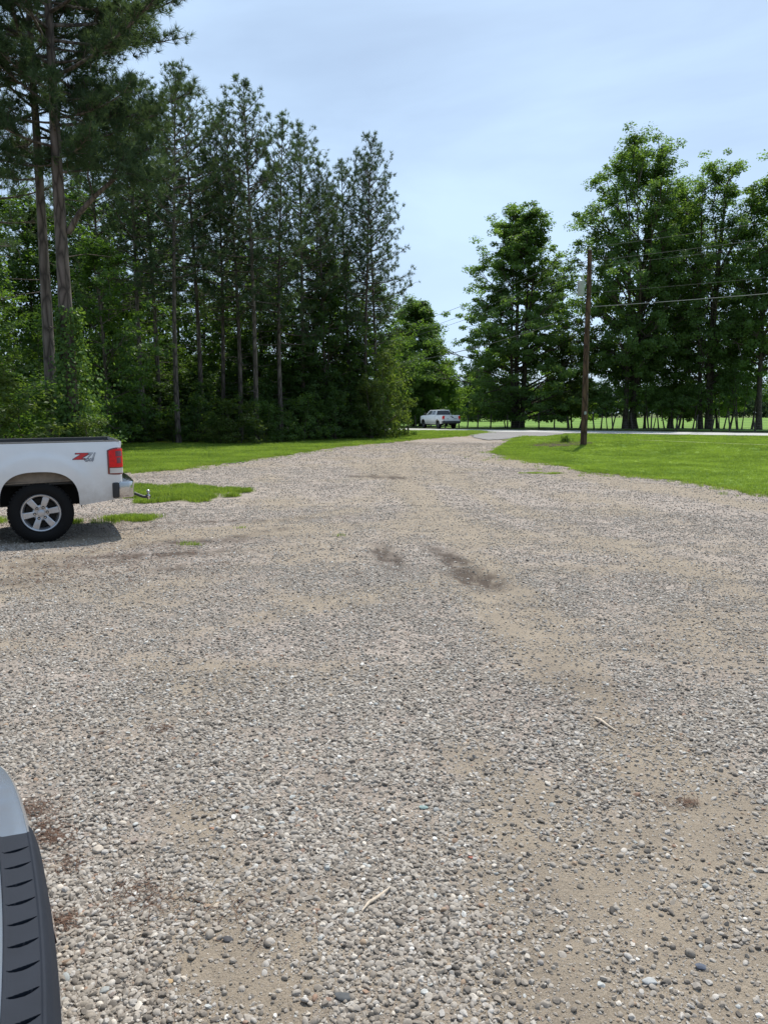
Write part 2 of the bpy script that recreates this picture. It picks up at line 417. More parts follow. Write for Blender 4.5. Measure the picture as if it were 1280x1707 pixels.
def lot_mat():
    m, n, l, out = new_mat('gravel_and_sand')
    b = n.new('ShaderNodeBsdfPrincipled'); b.inputs['Roughness'].default_value = .92; b.inputs['Specular IOR Level'].default_value = .25
    tc = n.new('ShaderNodeTexCoord'); P = tc.outputs['Object']
    sa = n.new('ShaderNodeAttribute'); sa.attribute_name = 'sandy'
    da = n.new('ShaderNodeAttribute'); da.attribute_name = 'damp'
    # stones: random grey per cell
    def stones(scale):
        v = n.new('ShaderNodeTexVoronoi'); v.inputs['Scale'].default_value = scale; l.new(P, v.inputs['Vector'])
        s = n.new('ShaderNodeSeparateXYZ'); l.new(v.outputs['Color'], s.inputs[0])
        rp = ramp(n, [(0, (.10, .083, .072)), (.2, (.23, .198, .175)), (.5, (.315, .275, .248)), (.8, (.395, .35, .32)), (1, (.54, .49, .45))])
        l.new(s.outputs['X'], rp.inputs['Fac'])
        return v, rp
    v1, c1 = stones(120); v2, c2 = stones(48)
    nz = noise(n, l, P, 1.4, 5)
    mx = n.new('ShaderNodeMixRGB'); l.new(nz.outputs['Fac'], mx.inputs[0]); l.new(c1.outputs[0], mx.inputs[1]); l.new(c2.outputs[0], mx.inputs[2])
    # sand between
    ns = noise(n, l, P, 210, 6, .8); ns2 = noise(n, l, P, 3.0, 5)
    rs = ramp(n, [(.32, (.135, .110, .084)), (.48, (.265, .226, .180)), (.60, (.35, .306, .252)), (.74, (.49, .44, .38))]); l.new(ns.outputs['Fac'], rs.inputs['Fac'])
    r2 = ramp(n, [(.3, (.80, .78, .76)), (.7, (1.08, 1.05, 1.0))]); l.new(ns2.outputs['Fac'], r2.inputs['Fac'])
    # threshold: fine stones poke out of the sand where it is thin
    nf = noise(n, l, P, 38, 5, .7)
    ad = n.new('ShaderNodeMath'); ad.operation = 'MULTIPLY_ADD'; l.new(nf.outputs['Fac'], ad.inputs[0]); ad.inputs[1].default_value = 1.1; l.new(sa.outputs['Fac'], ad.inputs[2])
    mr = n.new('ShaderNodeMapRange'); mr.inputs['From Min'].default_value = .72; mr.inputs['From Max'].default_value = 1.12; l.new(ad.outputs[0], mr.inputs['Value'])
    mm = n.new('ShaderNodeMixRGB'); l.new(mr.outputs[0], mm.inputs[0]); l.new(mx.outputs[0], mm.inputs[1]); l.new(rs.outputs[0], mm.inputs[2])
    m3 = n.new('ShaderNodeMixRGB'); m3.blend_type = 'MULTIPLY'; m3.inputs[0].default_value = 1; l.new(mm.outputs[0], m3.inputs[1]); l.new(r2.outputs[0], m3.inputs[2])
    md = n.new('ShaderNodeMixRGB'); l.new(da.outputs['Fac'], md.inputs[0]); l.new(m3.outputs[0], md.inputs[1]); md.inputs[2].default_value = (.062, .046, .036, 1)
    l.new(md.outputs[0], b.inputs['Base Color'])
    # relief
    bp1 = n.new('ShaderNodeBump'); bp1.invert = True; bp1.inputs['Distance'].default_value = .008; bp1.inputs['Strength'].default_value = .35
    l.new(v1.outputs['Distance'], bp1.inputs['Height'])
    bp2 = n.new('ShaderNodeBump'); bp2.inputs['Distance'].default_value = .006; bp2.inputs['Strength'].default_value = .8
    l.new(ns.outputs['Fac'], bp2.inputs['Height']); l.new(bp1.outputs[0], bp2.inputs['Normal'])
    bp3 = n.new('ShaderNodeBump'); bp3.invert = True; bp3.inputs['Distance'].default_value = .012; bp3.inputs['Strength'].default_value = .35
    l.new(v2.outputs['Distance'], bp3.inputs['Height']); l.new(bp2.outputs[0], bp3.inputs['Normal'])
    l.new(bp3.outputs[0], b.inputs['Normal'])
    l.new(b.outputs[0], out.inputs['Surface'])
    return m
M['lot'] = lot_mat()
def stone_mat():
    m, n, l, out = new_mat('pebble_stone')
    b = n.new('ShaderNodeBsdfPrincipled'); b.inputs['Roughness'].default_value = .8; b.inputs['Specular IOR Level'].default_value = .3
    oi = n.new('ShaderNodeObjectInfo')
    rp = ramp(n, [(0, (.065, .06, .055)), (.03, (.14, .125, .11)), (.13, (.225, .20, .172)), (.33, (.30, .266, .226)), (.56, (.345, .315, .28)), (.76, (.395, .36, .315)),
                  (.90, (.44, .42, .395)), (.95, (.60, .55, .48)), (.96, (.36, .28, .20)), (.975, (.27, .17, .125)), (.985, (.33, .36, .36)), (1, (.75, .73, .69))])
    l.new(oi.outputs['Random'], rp.inputs['Fac'])
    tc = n.new('ShaderNodeTexCoord'); no = noise(n, l, tc.outputs['Object'], 3.0, 5, .65)
    r2 = ramp(n, [(.3, (.72, .70, .68)), (.7, (1.12, 1.12, 1.12))]); l.new(no.outputs['Fac'], r2.inputs['Fac'])
    mu = n.new('ShaderNodeMixRGB'); mu.blend_type = 'MULTIPLY'; mu.inputs[0].default_value = 1; l.new(rp.outputs[0], mu.inputs[1]); l.new(r2.outputs[0], mu.inputs[2])
    l.new(mu.outputs[0], b.inputs['Base Color']); l.new(b.outputs[0], out.inputs['Surface'])
    return m
M['stone'] = stone_mat()
def ground_mat(name, a, b_, s=.8, a2=None, s2=40, rough=.95, bump=.5):
    m, n, l, out = new_mat(name)
    b = n.new('ShaderNodeBsdfPrincipled'); b.inputs['Roughness'].default_value = rough; b.inputs['Specular IOR Level'].default_value = .2
    tc = n.new('ShaderNodeTexCoord'); P = tc.outputs['Object']
    n1 = noise(n, l, P, s, 6, .6); n2 = noise(n, l, P, s2, 4, .7)
    r1 = ramp(n, [(.3, a), (.7, b_)]); l.new(n1.outputs['Fac'], r1.inputs['Fac'])
    r2 = ramp(n, [(.25, (.62, .62, .62)), (.75, (1.25, 1.25, 1.2))]); l.new(n2.outputs['Fac'], r2.inputs['Fac'])
    mu = n.new('ShaderNodeMixRGB'); mu.blend_type = 'MULTIPLY'; mu.inputs[0].default_value = 1; l.new(r1.outputs[0], mu.inputs[1]); l.new(r2.outputs[0], mu.inputs[2])
    l.new(mu.outputs[0], b.inputs['Base Color'])
    bp = n.new('ShaderNodeBump'); bp.inputs['Distance'].default_value = .03; bp.inputs['Strength'].default_value = bump; l.new(n2.outputs['Fac'], bp.inputs['Height']); l.new(bp.outputs[0], b.inputs['Normal'])
    l.new(b.outputs[0], out.inputs['Surface'])
    return m
M['ground'] = ground_mat('rough_ground', (.075, .10, .03), (.11, .14, .04), .15, s2=8)
M['field'] = ground_mat('field_grass', (.11, .21, .034), (.16, .27, .045), .05, s2=3)
M['lawn'] = ground_mat('lawn_turf', (.075, .16, .022), (.25, .34, .055), .55, s2=25)
M['floor'] = ground_mat('forest_litter', (.045, .035, .022), (.085, .065, .04), .6, s2=20)
M['road'] = ground_mat('road_asphalt', (.40, .40, .40), (.47, .47, .465), .4, s2=60, rough=.75, bump=.2)  # asphalt made paler than its own tone, low-angle sun glare put into the colour
M['apron'] = ground_mat('old_asphalt', (.20, .195, .20), (.26, .25, .255), .5, s2=60, rough=.8, bump=.2)
M['paint_line'] = ground_mat('road_paint', (.62, .62, .58), (.75, .75, .72), 1.5, s2=60, rough=.7, bump=.1)
M['verge'] = ground_mat('verge_weeds', (.06, .085, .03), (.12, .13, .06), .5, s2=12)

# ------------------------------------------------------------------ land
def in_poly(x, y, poly):
    inside = np.zeros(x.shape, bool); n = len(poly)
    for i in range(n):
        x1, y1 = poly[i]; x2, y2 = poly[(i + 1) % n]
        if y1 == y2: continue
        c = ((y1 > y) != (y2 > y)) & (x < (x2 - x1) * (y - y1) / (y2 - y1) + x1)
        inside ^= c
    return inside
def polar(a0, a1, step, r0, r1, ratio):
    """angles clockwise from +Y"""
    ang = np.arange(a0, a1 + 1e-6, step)
    nr = int(math.log(r1 / r0) / math.log(ratio)) + 1
    rr = r0 * (r1 / r0) ** (np.arange(nr + 1) / nr)
    return ang, rr
def sheet(name, mat, ang, rr, hf, zoff, poly=None, attrs=None, jitter=0.0, seed=0):
    A, Rr = np.meshgrid(np.radians(ang), rr, indexing='ij')
    x = Rr * np.sin(A); y = Rr * np.cos(A)
    z = hf(x, y) + zoff
    na, nr = A.shape
    i = np.arange(na * nr).reshape(na, nr)
    f = np.stack([i[:-1, :-1], i[1:, :-1], i[1:, 1:], i[:-1, 1:]], -1).reshape(-1, 4)[:, ::-1]
    X = x.ravel(); Y = y.ravel(); Z = z.ravel()
    if poly is not None:
        cx = X[f].mean(1); cy = Y[f].mean(1)
        if jitter:
            cx = cx + jitter * (fbm(cx, cy, .9, seed, 3) - .5) * 2; cy = cy + jitter * (fbm(cx, cy, .9, seed + 7, 3) - .5) * 2
        f = f[in_poly(cx, cy, poly)]
        u, inv = np.unique(f, return_inverse=True); f = inv.reshape(-1, 4)
        X, Y, Z = X[u], Y[u], Z[u]
    at_ = {k: g(X, Y) for k, g in (attrs or {}).items()}
    me = np_mesh(name, np.stack([X, Y, Z], 1), [f], mat, True, at_)
    o = link(name, me); o['kind'] = 'structure'
    return o
full = np.concatenate([np.arange(-180, -36, 2.0), np.arange(-36, 36, .15), np.arange(36, 180.1, 2.0)])
zero = lambda x, y: np.zeros(np.shape(x))
def hbase(x, y): return hgt(x, y)
ang, rr = polar(-180, 180, 4, .3, 2500, 1.06)
ang = np.concatenate([np.arange(-180, -40, 5.0), np.arange(-40, 40, 1.0), np.arange(40, 180.1, 5.0)])
sheet('ground', M['ground'], ang, rr, hbase, -.10)
_, rr = polar(0, 1, 1, .3, 62, 1.019)
sheet('gravel_lot', M['lot'], full, rr, hlot, 0.0, None, {'sandy': sandy, 'damp': damp})

LEFT = [gp(*p) for p in [(205, 790), (300, 783), (330, 777), (390, 770), (450, 762), (510, 753), (560, 745), (640, 738), (700, 732), (770, 727), (815, 721), (800, 718.6)]]
LAWN_L = [(-60, 19.6), (-14, 20.3)] + LEFT + [gp(730, 718.4), gp(655, 718.3), (-9, 74), (-12, 56), (-20, 47), (-60, 44)]
RIGHT = [gp(*p) for p in [(822, 752.5), (850, 762), (880, 768), (940, 778), (1000, 788), (1070, 796), (1140, 803), (1210, 814), (1280, 827)]]
LAWN_R = RIGHT + [(9.5, 12.3), (14, 8), (60, 2), (70, 26)] + [(27.2, 53.6), (19.8, 58.3), (14.5, 60.6)] + [gp(900, 730), gp(860, 735.5), gp(838, 742)]
PATCH = [gp(*p) for p in [(120, 812), (200, 811), (240, 811), (300, 812.5), (360, 815), (385, 821), (425, 824.5), (418, 829), (380, 831), (330, 836), (305, 841), (285, 835), (236, 835), (200, 830), (120, 826)]]
a_in = np.arange(-75, 75, .2)
def gsheet(name, mat, poly, zoff, r0, r1, jit, seed, a=a_in, hf=hbase, ratio=1.012):
    _, r_ = polar(0, 1, 1, r0, r1, ratio)
    return sheet(name, mat, a, r_, hf, zoff, poly, None, jit, seed)
gsheet('lawn', M['lawn'], LAWN_L, .022, 10, 90, .8, 3)
gsheet('lawn', M['lawn'], LAWN_R, .022, 8, 80, .7, 4)
FOREST = [(-90, 42), (-30, 42.5), (-13.8, 41.8), (-7.2, 41.0), (0.2, 49), (.8, 56), (-5, 62), (-9, 74), (-20, 95), (-90, 120)]
gsheet('forest_floor', M['floor'], FOREST, .05, 30, 130, .5, 6, np.arange(-75, 10, .5), hbase, 1.03)
# road: centre line, both edges, from behind the right lawn to the left behind the pines
RC = [(120, 4), (70, 35), (33, 56.8), (18, 66.2), (8, 72.6), (0, 78.5), (-8, 86), (-18, 98), (-40, 130), (-80, 190)]
def strip(name, mat, cl, w0, w1, z, sub=8):
    P = []
    for i in range(len(cl) - 1):
        p0 = Vector(cl[max(i - 1, 0)]); p1 = Vector(cl[i]); p2 = Vector(cl[i + 1]); p3 = Vector(cl[min(i + 2, len(cl) - 1)])
        for k in range(sub):
            t = k / sub
            P.append(.5 * ((2 * p1) + (p2 - p0) * t + (2 * p0 - 5 * p1 + 4 * p2 - p3) * t * t + (-p0 + 3 * p1 - 3 * p2 + p3) * t ** 3))
    P.append(Vector(cl[-1]))
    mb = MB(); rows = []
    for i, p in enumerate(P):
        d = (P[min(i + 1, len(P) - 1)] - P[max(i - 1, 0)]).normalized(); nrm = Vector((-d.y, d.x))
        a = p + nrm * w0; b = p + nrm * w1
        rows.append([(a.x, a.y, float(hgt(a.x, a.y)) + z), ((a.x + b.x) / 2, (a.y + b.y) / 2, float(hgt(a.x, a.y)) + z), (b.x, b.y, float(hgt(b.x, b.y)) + z)])
    mb.grid(rows)
    o = mb.build(name, mat); o['kind'] = 'structure'; return o
strip('road', M['road'], RC, -3.9, 3.9, .05)
strip('road_line', M['paint_line'], RC, 3.35, 3.47, .056)
strip('road_line', M['paint_line'], RC, -3.47, -3.35, .056)
strip('road_line', M['paint_line'], RC, .07, .17, .056)
strip('road_line', M['paint_line'], RC, -.17, -.07, .056)
strip('verge', M['verge'], RC, -9.5, -3.9, .02)
strip('verge', M['verge'], RC, 3.9, 9.5, .015)
APRON = [gp(775, 721), gp(792, 731), gp(812, 735.5), gp(858, 736), (7.6, 45.6)] + [gp(900, 730.5), (14.6, 61.2), (17, 64), (8, 70), (4.5, 66)]
gsheet('driveway_apron', M['apron'], APRON, .036, 38, 74, .25, 11, np.arange(-5, 30, .15))
# field beyond the fence
FIELD = [(-60, 150), (-4, 96), (8, 85.2), (14, 81.2), (30, 73), (70, 47), (160, -10), (340, 150), (200, 262), (60, 252), (-80, 258)]
gsheet('field', M['field'], FIELD, .03, 40, 420, 0, 12, np.arange(-40, 80, .5), hbase, 1.02)

# ------------------------------------------------------------------ trees
def rng_(s): return np.random.RandomState(s)
def tubes_np(paths, sides):
    """paths: list of (pts (n,3), radii (n)). returns V, F"""
    V = []; F = []; off = 0
    w = np.arange(sides) * 2 * PI / sides
    for pts, rad in paths:
        pts = np.asarray(pts, float); n = len(pts)
        t = np.gradient(pts, axis=0); t /= np.linalg.norm(t, axis=1)[:, None] + 1e-9
        ref = np.array([0, 0, 1.0]) if abs(t[0, 2]) < .9 else np.array([1.0, 0, 0])
        a = np.cross(t, ref); a /= np.linalg.norm(a, axis=1)[:, None] + 1e-9
        b = np.cross(t, a)
        ring = pts[:, None, :] + (a[:, None, :] * np.cos(w)[None, :, None] + b[:, None, :] * np.sin(w)[None, :, None]) * np.asarray(rad)[:, None, None]
        V.append(ring.reshape(-1, 3))
        i = np.arange(n * sides).reshape(n, sides) + off
        j = np.roll(i, -1, axis=1)
        F.append(np.stack([i[:-1], j[:-1], j[1:], i[1:]], -1).reshape(-1, 4))
        off += n * sides
    return np.concatenate(V), np.concatenate(F)
def unit(v): return v / (np.linalg.norm(v, axis=-1, keepdims=True) + 1e-9)
def leaves_np(C, Nrm, size, r, asp=.62):
    """rhombic leaves at C with normals Nrm"""
    k = len(C)
    rnd = unit(r.normal(size=(k, 3)))
    a = unit(np.cross(Nrm, rnd)); b = unit(np.cross(Nrm, a))
    s = (size * r.uniform(.65, 1.3, k))[:, None]
    V = np.stack([C - a * s, C + b * s * asp - Nrm * s * .12, C + a * s, C - b * s * asp - Nrm * s * .12], 1).reshape(-1, 3)
    F = np.arange(k * 4).reshape(k, 4)
    return V, F
def needles_np(C, D, per, length, width, r, spread=.75):
    """tufts of needles at C pointing round D"""
    k = len(C)
    c = np.repeat(C, per, 0); d = np.repeat(D, per, 0)
    dirs = unit(d + spread * r.normal(size=(k * per, 3)))
    L = (length * r.uniform(.7, 1.15, k * per))[:, None]
    side = unit(np.cross(dirs, unit(r.normal(size=(k * per, 3))))) * width
    base = c + dirs * L * .08
    V = np.stack([base - side, base + side, base + dirs * L], 1).reshape(-1, 3)
    return V, np.arange(k * per * 3).reshape(-1, 3)

def pine_meshes(seed, H, cs, cr, nb, trunk_r, per=15, nl=.25, nw=.015, bend=.25, low_stubs=18, tuft_step=.21):
    r = rng_(seed)
    zs = np.linspace(0, H, 22); ph = r.uniform(0, 6.28, 2)
    def cx(z): return bend * np.sin(z / H * 2.6 + ph[0]) - bend * math.sin(ph[0]), bend * np.sin(z / H * 2.1 + ph[1]) - bend * math.sin(ph[1])
    tr = trunk_r * (1 - (zs / H) ** 1.15 * .93); tr[0] *= 1.25
    X, Y = cx(zs)
    tp = [(np.stack([X, Y, zs], 1), tr)]
    bp = []; C = []; D = []
    for i in range(nb):
        u = (i + r.uniform(0, 1)) / nb                # 0 = bottom of the crown
        z0 = cs + (H - cs) * u ** .92 * .985
        az = i * 2.4 + r.uniform(-.6, .6)
        prof = (0.62 + .55 * math.sin(min(1, u * 1.35 + .18) * PI * .62)) * (1 - u ** 2.4) + .12
        L = cr * prof * r.uniform(.45, 1.15)
        el = -.12 + .95 * u + r.uniform(-.18, .22)
        x0, y0 = cx(z0)
        s = np.linspace(0, 1, 7)
        dx = np.cos(az) * np.cos(el); dy = np.sin(az) * np.cos(el)
        zc = z0 + L * (math.sin(el) * s + .22 * s ** 2.2)
        wob = r.uniform(-.12, .12)
        pts = np.stack([x0 + L * (dx * s - dy * wob * s * s), y0 + L * (dy * s + dx * wob * s * s), zc], 1)
        br = .018 + .028 * L / max(cr, .1) * (trunk_r / .16) ** .5
        bp.append((pts, br * (1 - s * .8)))
        # twigs with tufts
        ntw = max(3, int(L / tuft_step))
        for k in range(ntw):
            t = r.uniform(.28, 1.0) if k else 1.0
            p = np.array([np.interp(t, s, pts[:, q]) for q in range(3)])
            dirb = unit(pts[-1] - pts[-3])
            tl = r.uniform(.15, .75) * (.35 + .5 * (1 - t) + .25) * min(1, L / 1.6)
            dd = unit(dirb + r.normal(size=3) * .75 + np.array([0, 0, .35]))
            e = p + dd * tl
            if tl > .2: bp.append((np.stack([p, e]), np.array([.012, .006])))
            m_ = r.randint(1, 4)
            for q in range(m_):
                C.append(e + r.normal(size=3) * .10 * (q > 0)); D.append(unit(dd + np.array([0, 0, .5])))
    for i in range(low_stubs):
        z0 = r.uniform(cs * .35, cs * 1.05); az = r.uniform(0, 6.28); L = r.uniform(.3, 1.5)
        x0, y0 = cx(z0)
        p0 = np.array([x0, y0, z0]); p1 = p0 + L * np.array([math.cos(az), math.sin(az), r.uniform(-.25, .35)])
        bp.append((np.stack([p0, (p0 + p1) / 2 + r.normal(size=3) * .04, p1]), np.array([.022, .014, .006])))
    V1, F1 = tubes_np(tp, 12); V2, F2 = tubes_np([b for b in bp if len(b[0]) > 3], 5)
    sm = [b for b in bp if len(b[0]) <= 3]
    parts = [(V1, F1), (V2, F2)]
    if sm: parts.append(tubes_np(sm, 3))
    V = np.concatenate([p[0] for p in parts]); o = 0; F = []
    for p in parts: F.append(p[1] + o); o += len(p[0])
    C = np.array(C); D = np.array(D)
    NV, NF = needles_np(C, D, per, nl, nw, r)
    v = np.repeat(r.uniform(0, 1, len(C)), per) * .6 + r.uniform(0, .4, len(NF))
    return np_mesh('pine_trunk', V, [np.concatenate(F)], M['pine_bark']), np_mesh('pine_crown', NV, [NF], M['needle'], False, None, {'v': v})

def broad_meshes(seed, H, base, Rr, nbough, nclump, per, leaf, cl_r, trunk_r, shape='oval', elev=.7, ntr=1, mat='leaf', flat=.6, bark='bark', spread=.17, trunk_spread=.5, bough_r=.4):
    r = rng_(seed)
    tp = []; bp = []; CC = []; CN = []
    trunks = []
    for k in range(ntr):
        a = r.uniform(0, 6.28); b0 = np.array([math.cos(a), math.sin(a)]) * (trunk_spread * r.uniform(.5, 1) if ntr > 1 else 0)
        b1 = b0 * r.uniform(2, 4) if ntr > 1 else r.normal(size=2) * .3
        h = H * (r.uniform(.75, .97) if k else .97)
        z = np.linspace(0, h, 14); t = z / h
        w = r.uniform(-.25, .25, 2) * (H / 15)
        P = np.stack([b0[0] + (b1[0] - b0[0]) * t + w[0] * np.sin(t * 3.5), b0[1] + (b1[1] - b0[1]) * t + w[1] * np.sin(t * 3.1), z], 1)
        rad = trunk_r * (.75 if k else 1) * (1 - t ** 1.1 * .93); rad[0] *= 1.35
        tp.append((P, rad)); trunks.append(P)
    ph = r.uniform(0, 6.28, 4)
    for i in range(nbough):
        u = (i + r.uniform(0, 1)) / nbough
        az = i * 2.4 + r.uniform(-.5, .5)
        if shape == 'oval': env = math.sin(PI * min(1, (u * .86 + .10)) ** .85) ** .75
        elif shape == 'cone': env = (1 - u) ** .62 * .95 + .10 if u > .12 else .72 + u * 2
        elif shape == 'column': env = .62 + .38 * math.sin(PI * u ** .8) if u < .85 else .62 - (u - .85) * 2.4
        else: env = math.sqrt(max(0.02, 1 - (u * .98) ** 2.2))
        env *= 1 + .16 * math.sin(2 * az + ph[0]) + .12 * math.sin(3 * az + ph[1] + u * 5)
        L = Rr * env * r.uniform(.72, 1.12)
        P = trunks[i % ntr]
        zt = base + (H - base) * u                          # height the bough tip reaches about
        el = elev * (.55 + .8 * u) + r.uniform(-.15, .15)
        z0 = max(base * .55, zt - L * math.tan(min(el, 1.2)) * .75)
        z0 = min(z0, P[-1, 2] * .96)
        x0 = np.interp(z0, P[:, 2], P[:, 0]); y0 = np.interp(z0, P[:, 2], P[:, 1])
        s = np.linspace(0, 1, 7)
        p0 = np.array([x0, y0, z0]); p1 = np.array([math.cos(az) * L, math.sin(az) * L, zt])
        mid = (p0 + p1) / 2 + np.array([0, 0, .10 * L]) + r.normal(size=3) * .06 * L
        pts = ((1 - s) ** 2)[:, None] * p0 + (2 * s * (1 - s))[:, None] * mid + (s ** 2)[:, None] * p1
        bp.append((pts, trunk_r * bough_r * (1 - s * .85) * (1.1 - .7 * u)))
        for k in range(nclump):
            t = r.uniform(.30, 1.04) if k > 1 else 1.0
            c = np.array([np.interp(t, s, pts[:, q]) for q in range(3)]) + r.normal(size=3) * spread * (L + .5) * np.array([1, 1, .8]) * (.6 + .5 * t)
            if c[2] < base * .6: c[2] = base * .6 + r.uniform(0, .5)
            q = np.array([np.interp(max(0, t - .2), s, pts[:, q]) for q in range(3)])
            if k % 2 == 0: bp.append((np.stack([q, (q + c) / 2 + np.array([0, 0, .05]), c]), np.array([.03, .02, .008]) * (H / 14)))
            CC.append(c)
    # leader
    for k in range(nclump):
        P = trunks[k % ntr]; CC.append(P[-1] + r.normal(size=3) * np.array([.35, .35, .6]) * (H / 15))
    CC = np.array(CC); m_ = len(CC)
    cr = cl_r * r.uniform(.65, 1.35, m_)
    c = np.repeat(CC, per, 0); rad = np.repeat(cr, per)
    g = r.normal(size=(m_ * per, 3)); g = unit(g) * (r.uniform(0, 1, m_ * per) ** .45)[:, None]
    pos = c + g * rad[:, None] * np.array([1, 1, flat])
    axis = np.array([0, 0, 1.0])
    cen = np.array([0, 0, (base + H) / 2])
    nrm = unit(unit(pos - cen) * .55 + g * .5 + axis * .75 + r.normal(size=pos.shape) * .55)
    LV, LF = leaves_np(pos, nrm, leaf, r)
    v = np.repeat(r.uniform(0, 1, m_), per) * .55 + r.uniform(0, .45, m_ * per)
    parts = [tubes_np(tp, 10), tubes_np([b for b in bp if len(b[0]) > 3], 5), tubes_np([b for b in bp if len(b[0]) <= 3], 3)]
    V = np.concatenate([p[0] for p in parts]); o = 0; F = []
    for p in parts: F.append(p[1] + o); o += len(p[0])
    return np_mesh('tree_trunk', V, [np.concatenate(F)], M[bark]), np_mesh('tree_crown', LV, [LF], M[mat], False, None, {'v': v})

def plant(name, meshes, x, y, label, cat, group=None, s=1.0, sz=None, rz=0.0, z=None, tilt=(0, 0), tn='trunk', cn='crown'):
    t = empty(name, (x, y, float(hgt(x, y)) if z is None else z), rz)
    t.rotation_euler = (tilt[0], tilt[1], rz)
    t.scale = (s, s, sz if sz else s)
    tag(t, label, cat, group)
    link(tn, meshes[0], t); link(cn, meshes[1], t)
    return t

# --- the wood of pines on the left
PV = [pine_meshes(11 + i, 20, 20 * cs, cr, nb, .155, bend=b_) for i, (cs, cr, nb, b_) in enumerate(
    [(.44, 2.6, 72, .35), (.36, 3.0, 84, .3), (.48, 2.4, 64, .5), (.38, 2.8, 78, .25), (.52, 2.2, 52, .6), (.30, 2.7, 84, .4)])]
def px_pine(px, top, Y, var, label, group=None, rz=0.0, wide=1.0, lean=0.0, name='pine_tree'):
    X, zt = at(px, top, Y)
    return plant(name, PV[var], (px - 640) / FPX * (Y * math.cos(PITCH) + 1.5 * math.sin(PITCH)), Y, label, 'tree', group, s=zt / 20 * wide, sz=zt / 20, rz=rz, z=0, tilt=(0, lean))
FRONT = [  # px of the trunk at mid height, top y, depth, variant, label
    (243, 118, 43, 3, 'slim dark pine with a small crown, first right of the two big leaning pines'),
    (268, 140, 45, 1, 'dark pine with its trunk close beside the slim pine, behind the pickup tail light'),
    (298, 112, 42, 0, 'thin pine with a pale leaning trunk, bare nearly to the grass'),
    (338, 140, 46, 2, 'thin crooked pine with a sparse crown between taller pines left of mid wood'),
    (402, 172, 46, 1, 'full dark pine with a broad ragged top left of the tallest mid pine'),
    (428, 138, 44, 3, 'tallest pine in the middle of the wood with a narrow top spike'),
    (470, 185, 46, 5, 'dense pine just right of the tallest mid pine, trunk bare low down'),
    (505, 205, 49, 1, 'bushy pine forming the rounded shoulder of the wood'),
    (545, 268, 50, 3, 'shorter pine with drooping boughs left of the gap in the wood top'),
    (585, 262, 52, 2, 'pine with a thin top beside the rightmost tall pine'),
    (609, 225, 51, 1, 'rightmost tall pine of the wood with its trunk showing low down'),
    (628, 262, 53, 5, 'pine at the wood edge with a bough reaching right into the sky'),
    (185, 175, 44, 3, 'pine standing right behind the two big leaning pines'),
    (372, 205, 47, 3, 'pine with dark tufts between the crooked pine and the broad one'),
]
for i, (px, top, Y, v, lab) in enumerate(FRONT):
    px_pine(px, top, Y, v, lab, 'front row pines of the wood', rz=i * 1.7, wide=1.0 if px < 600 else .86, lean=R(1.6) if px == 296 else 0)
rs = rng_(77)
for i in range(15):
    px = -60 + i * 45 + rs.uniform(-9, 9); Y = rs.uniform(53, 74)
    top = 150 + max(0, px - 100) * .30 + rs.uniform(20, 130)
    if px > 560: top = max(top, 330); Y = rs.uniform(56, 62)
    px_pine(px, top, Y, rs.randint(0, 6), 'slender pine deeper in the dark wood behind the front row', 'pines deeper in the wood', rz=rs.uniform(0, 6))
# big near pines
BIGA = pine_meshes(101, 21, 8.7, 3.5, 96, .235, per=24, nl=.23, nw=.0085, bend=.08, low_stubs=5, tuft_step=.055)
BIGB = pine_meshes(102, 21, 9.0, 3.4, 90, .20, per=24, nl=.23, nw=.0085, bend=.08, low_stubs=6, tuft_step=.055)
bx = gp(122, 778)
plant('pine_tree', BIGA, (128 - 640) / FPX * 23.6, 23.5, 'biggest nearest pine, thick trunk wrapped in vine behind the white pickup bed', 'tree', 'big near pines', rz=0.4, z=0)
plant('pine_tree', BIGB, (94 - 640) / FPX * 25.3, 25.2, 'second big pine, its bare leaning trunk just left of the vine wrapped one', 'tree', 'big near pines', rz=2.4, z=0)
BIGC = pine_meshes(103, 21, 8.0, 3.2, 60, .2, per=20, nl=.22, nw=.007, bend=.25, low_stubs=6, tuft_step=.11)
plant('pine_tree', BIGC, (10 - 640) / FPX * 29.5, 29.0, 'tall pine at the left edge of the photo behind the two big ones', 'tree', 'big near pines', rz=1.1, z=0)
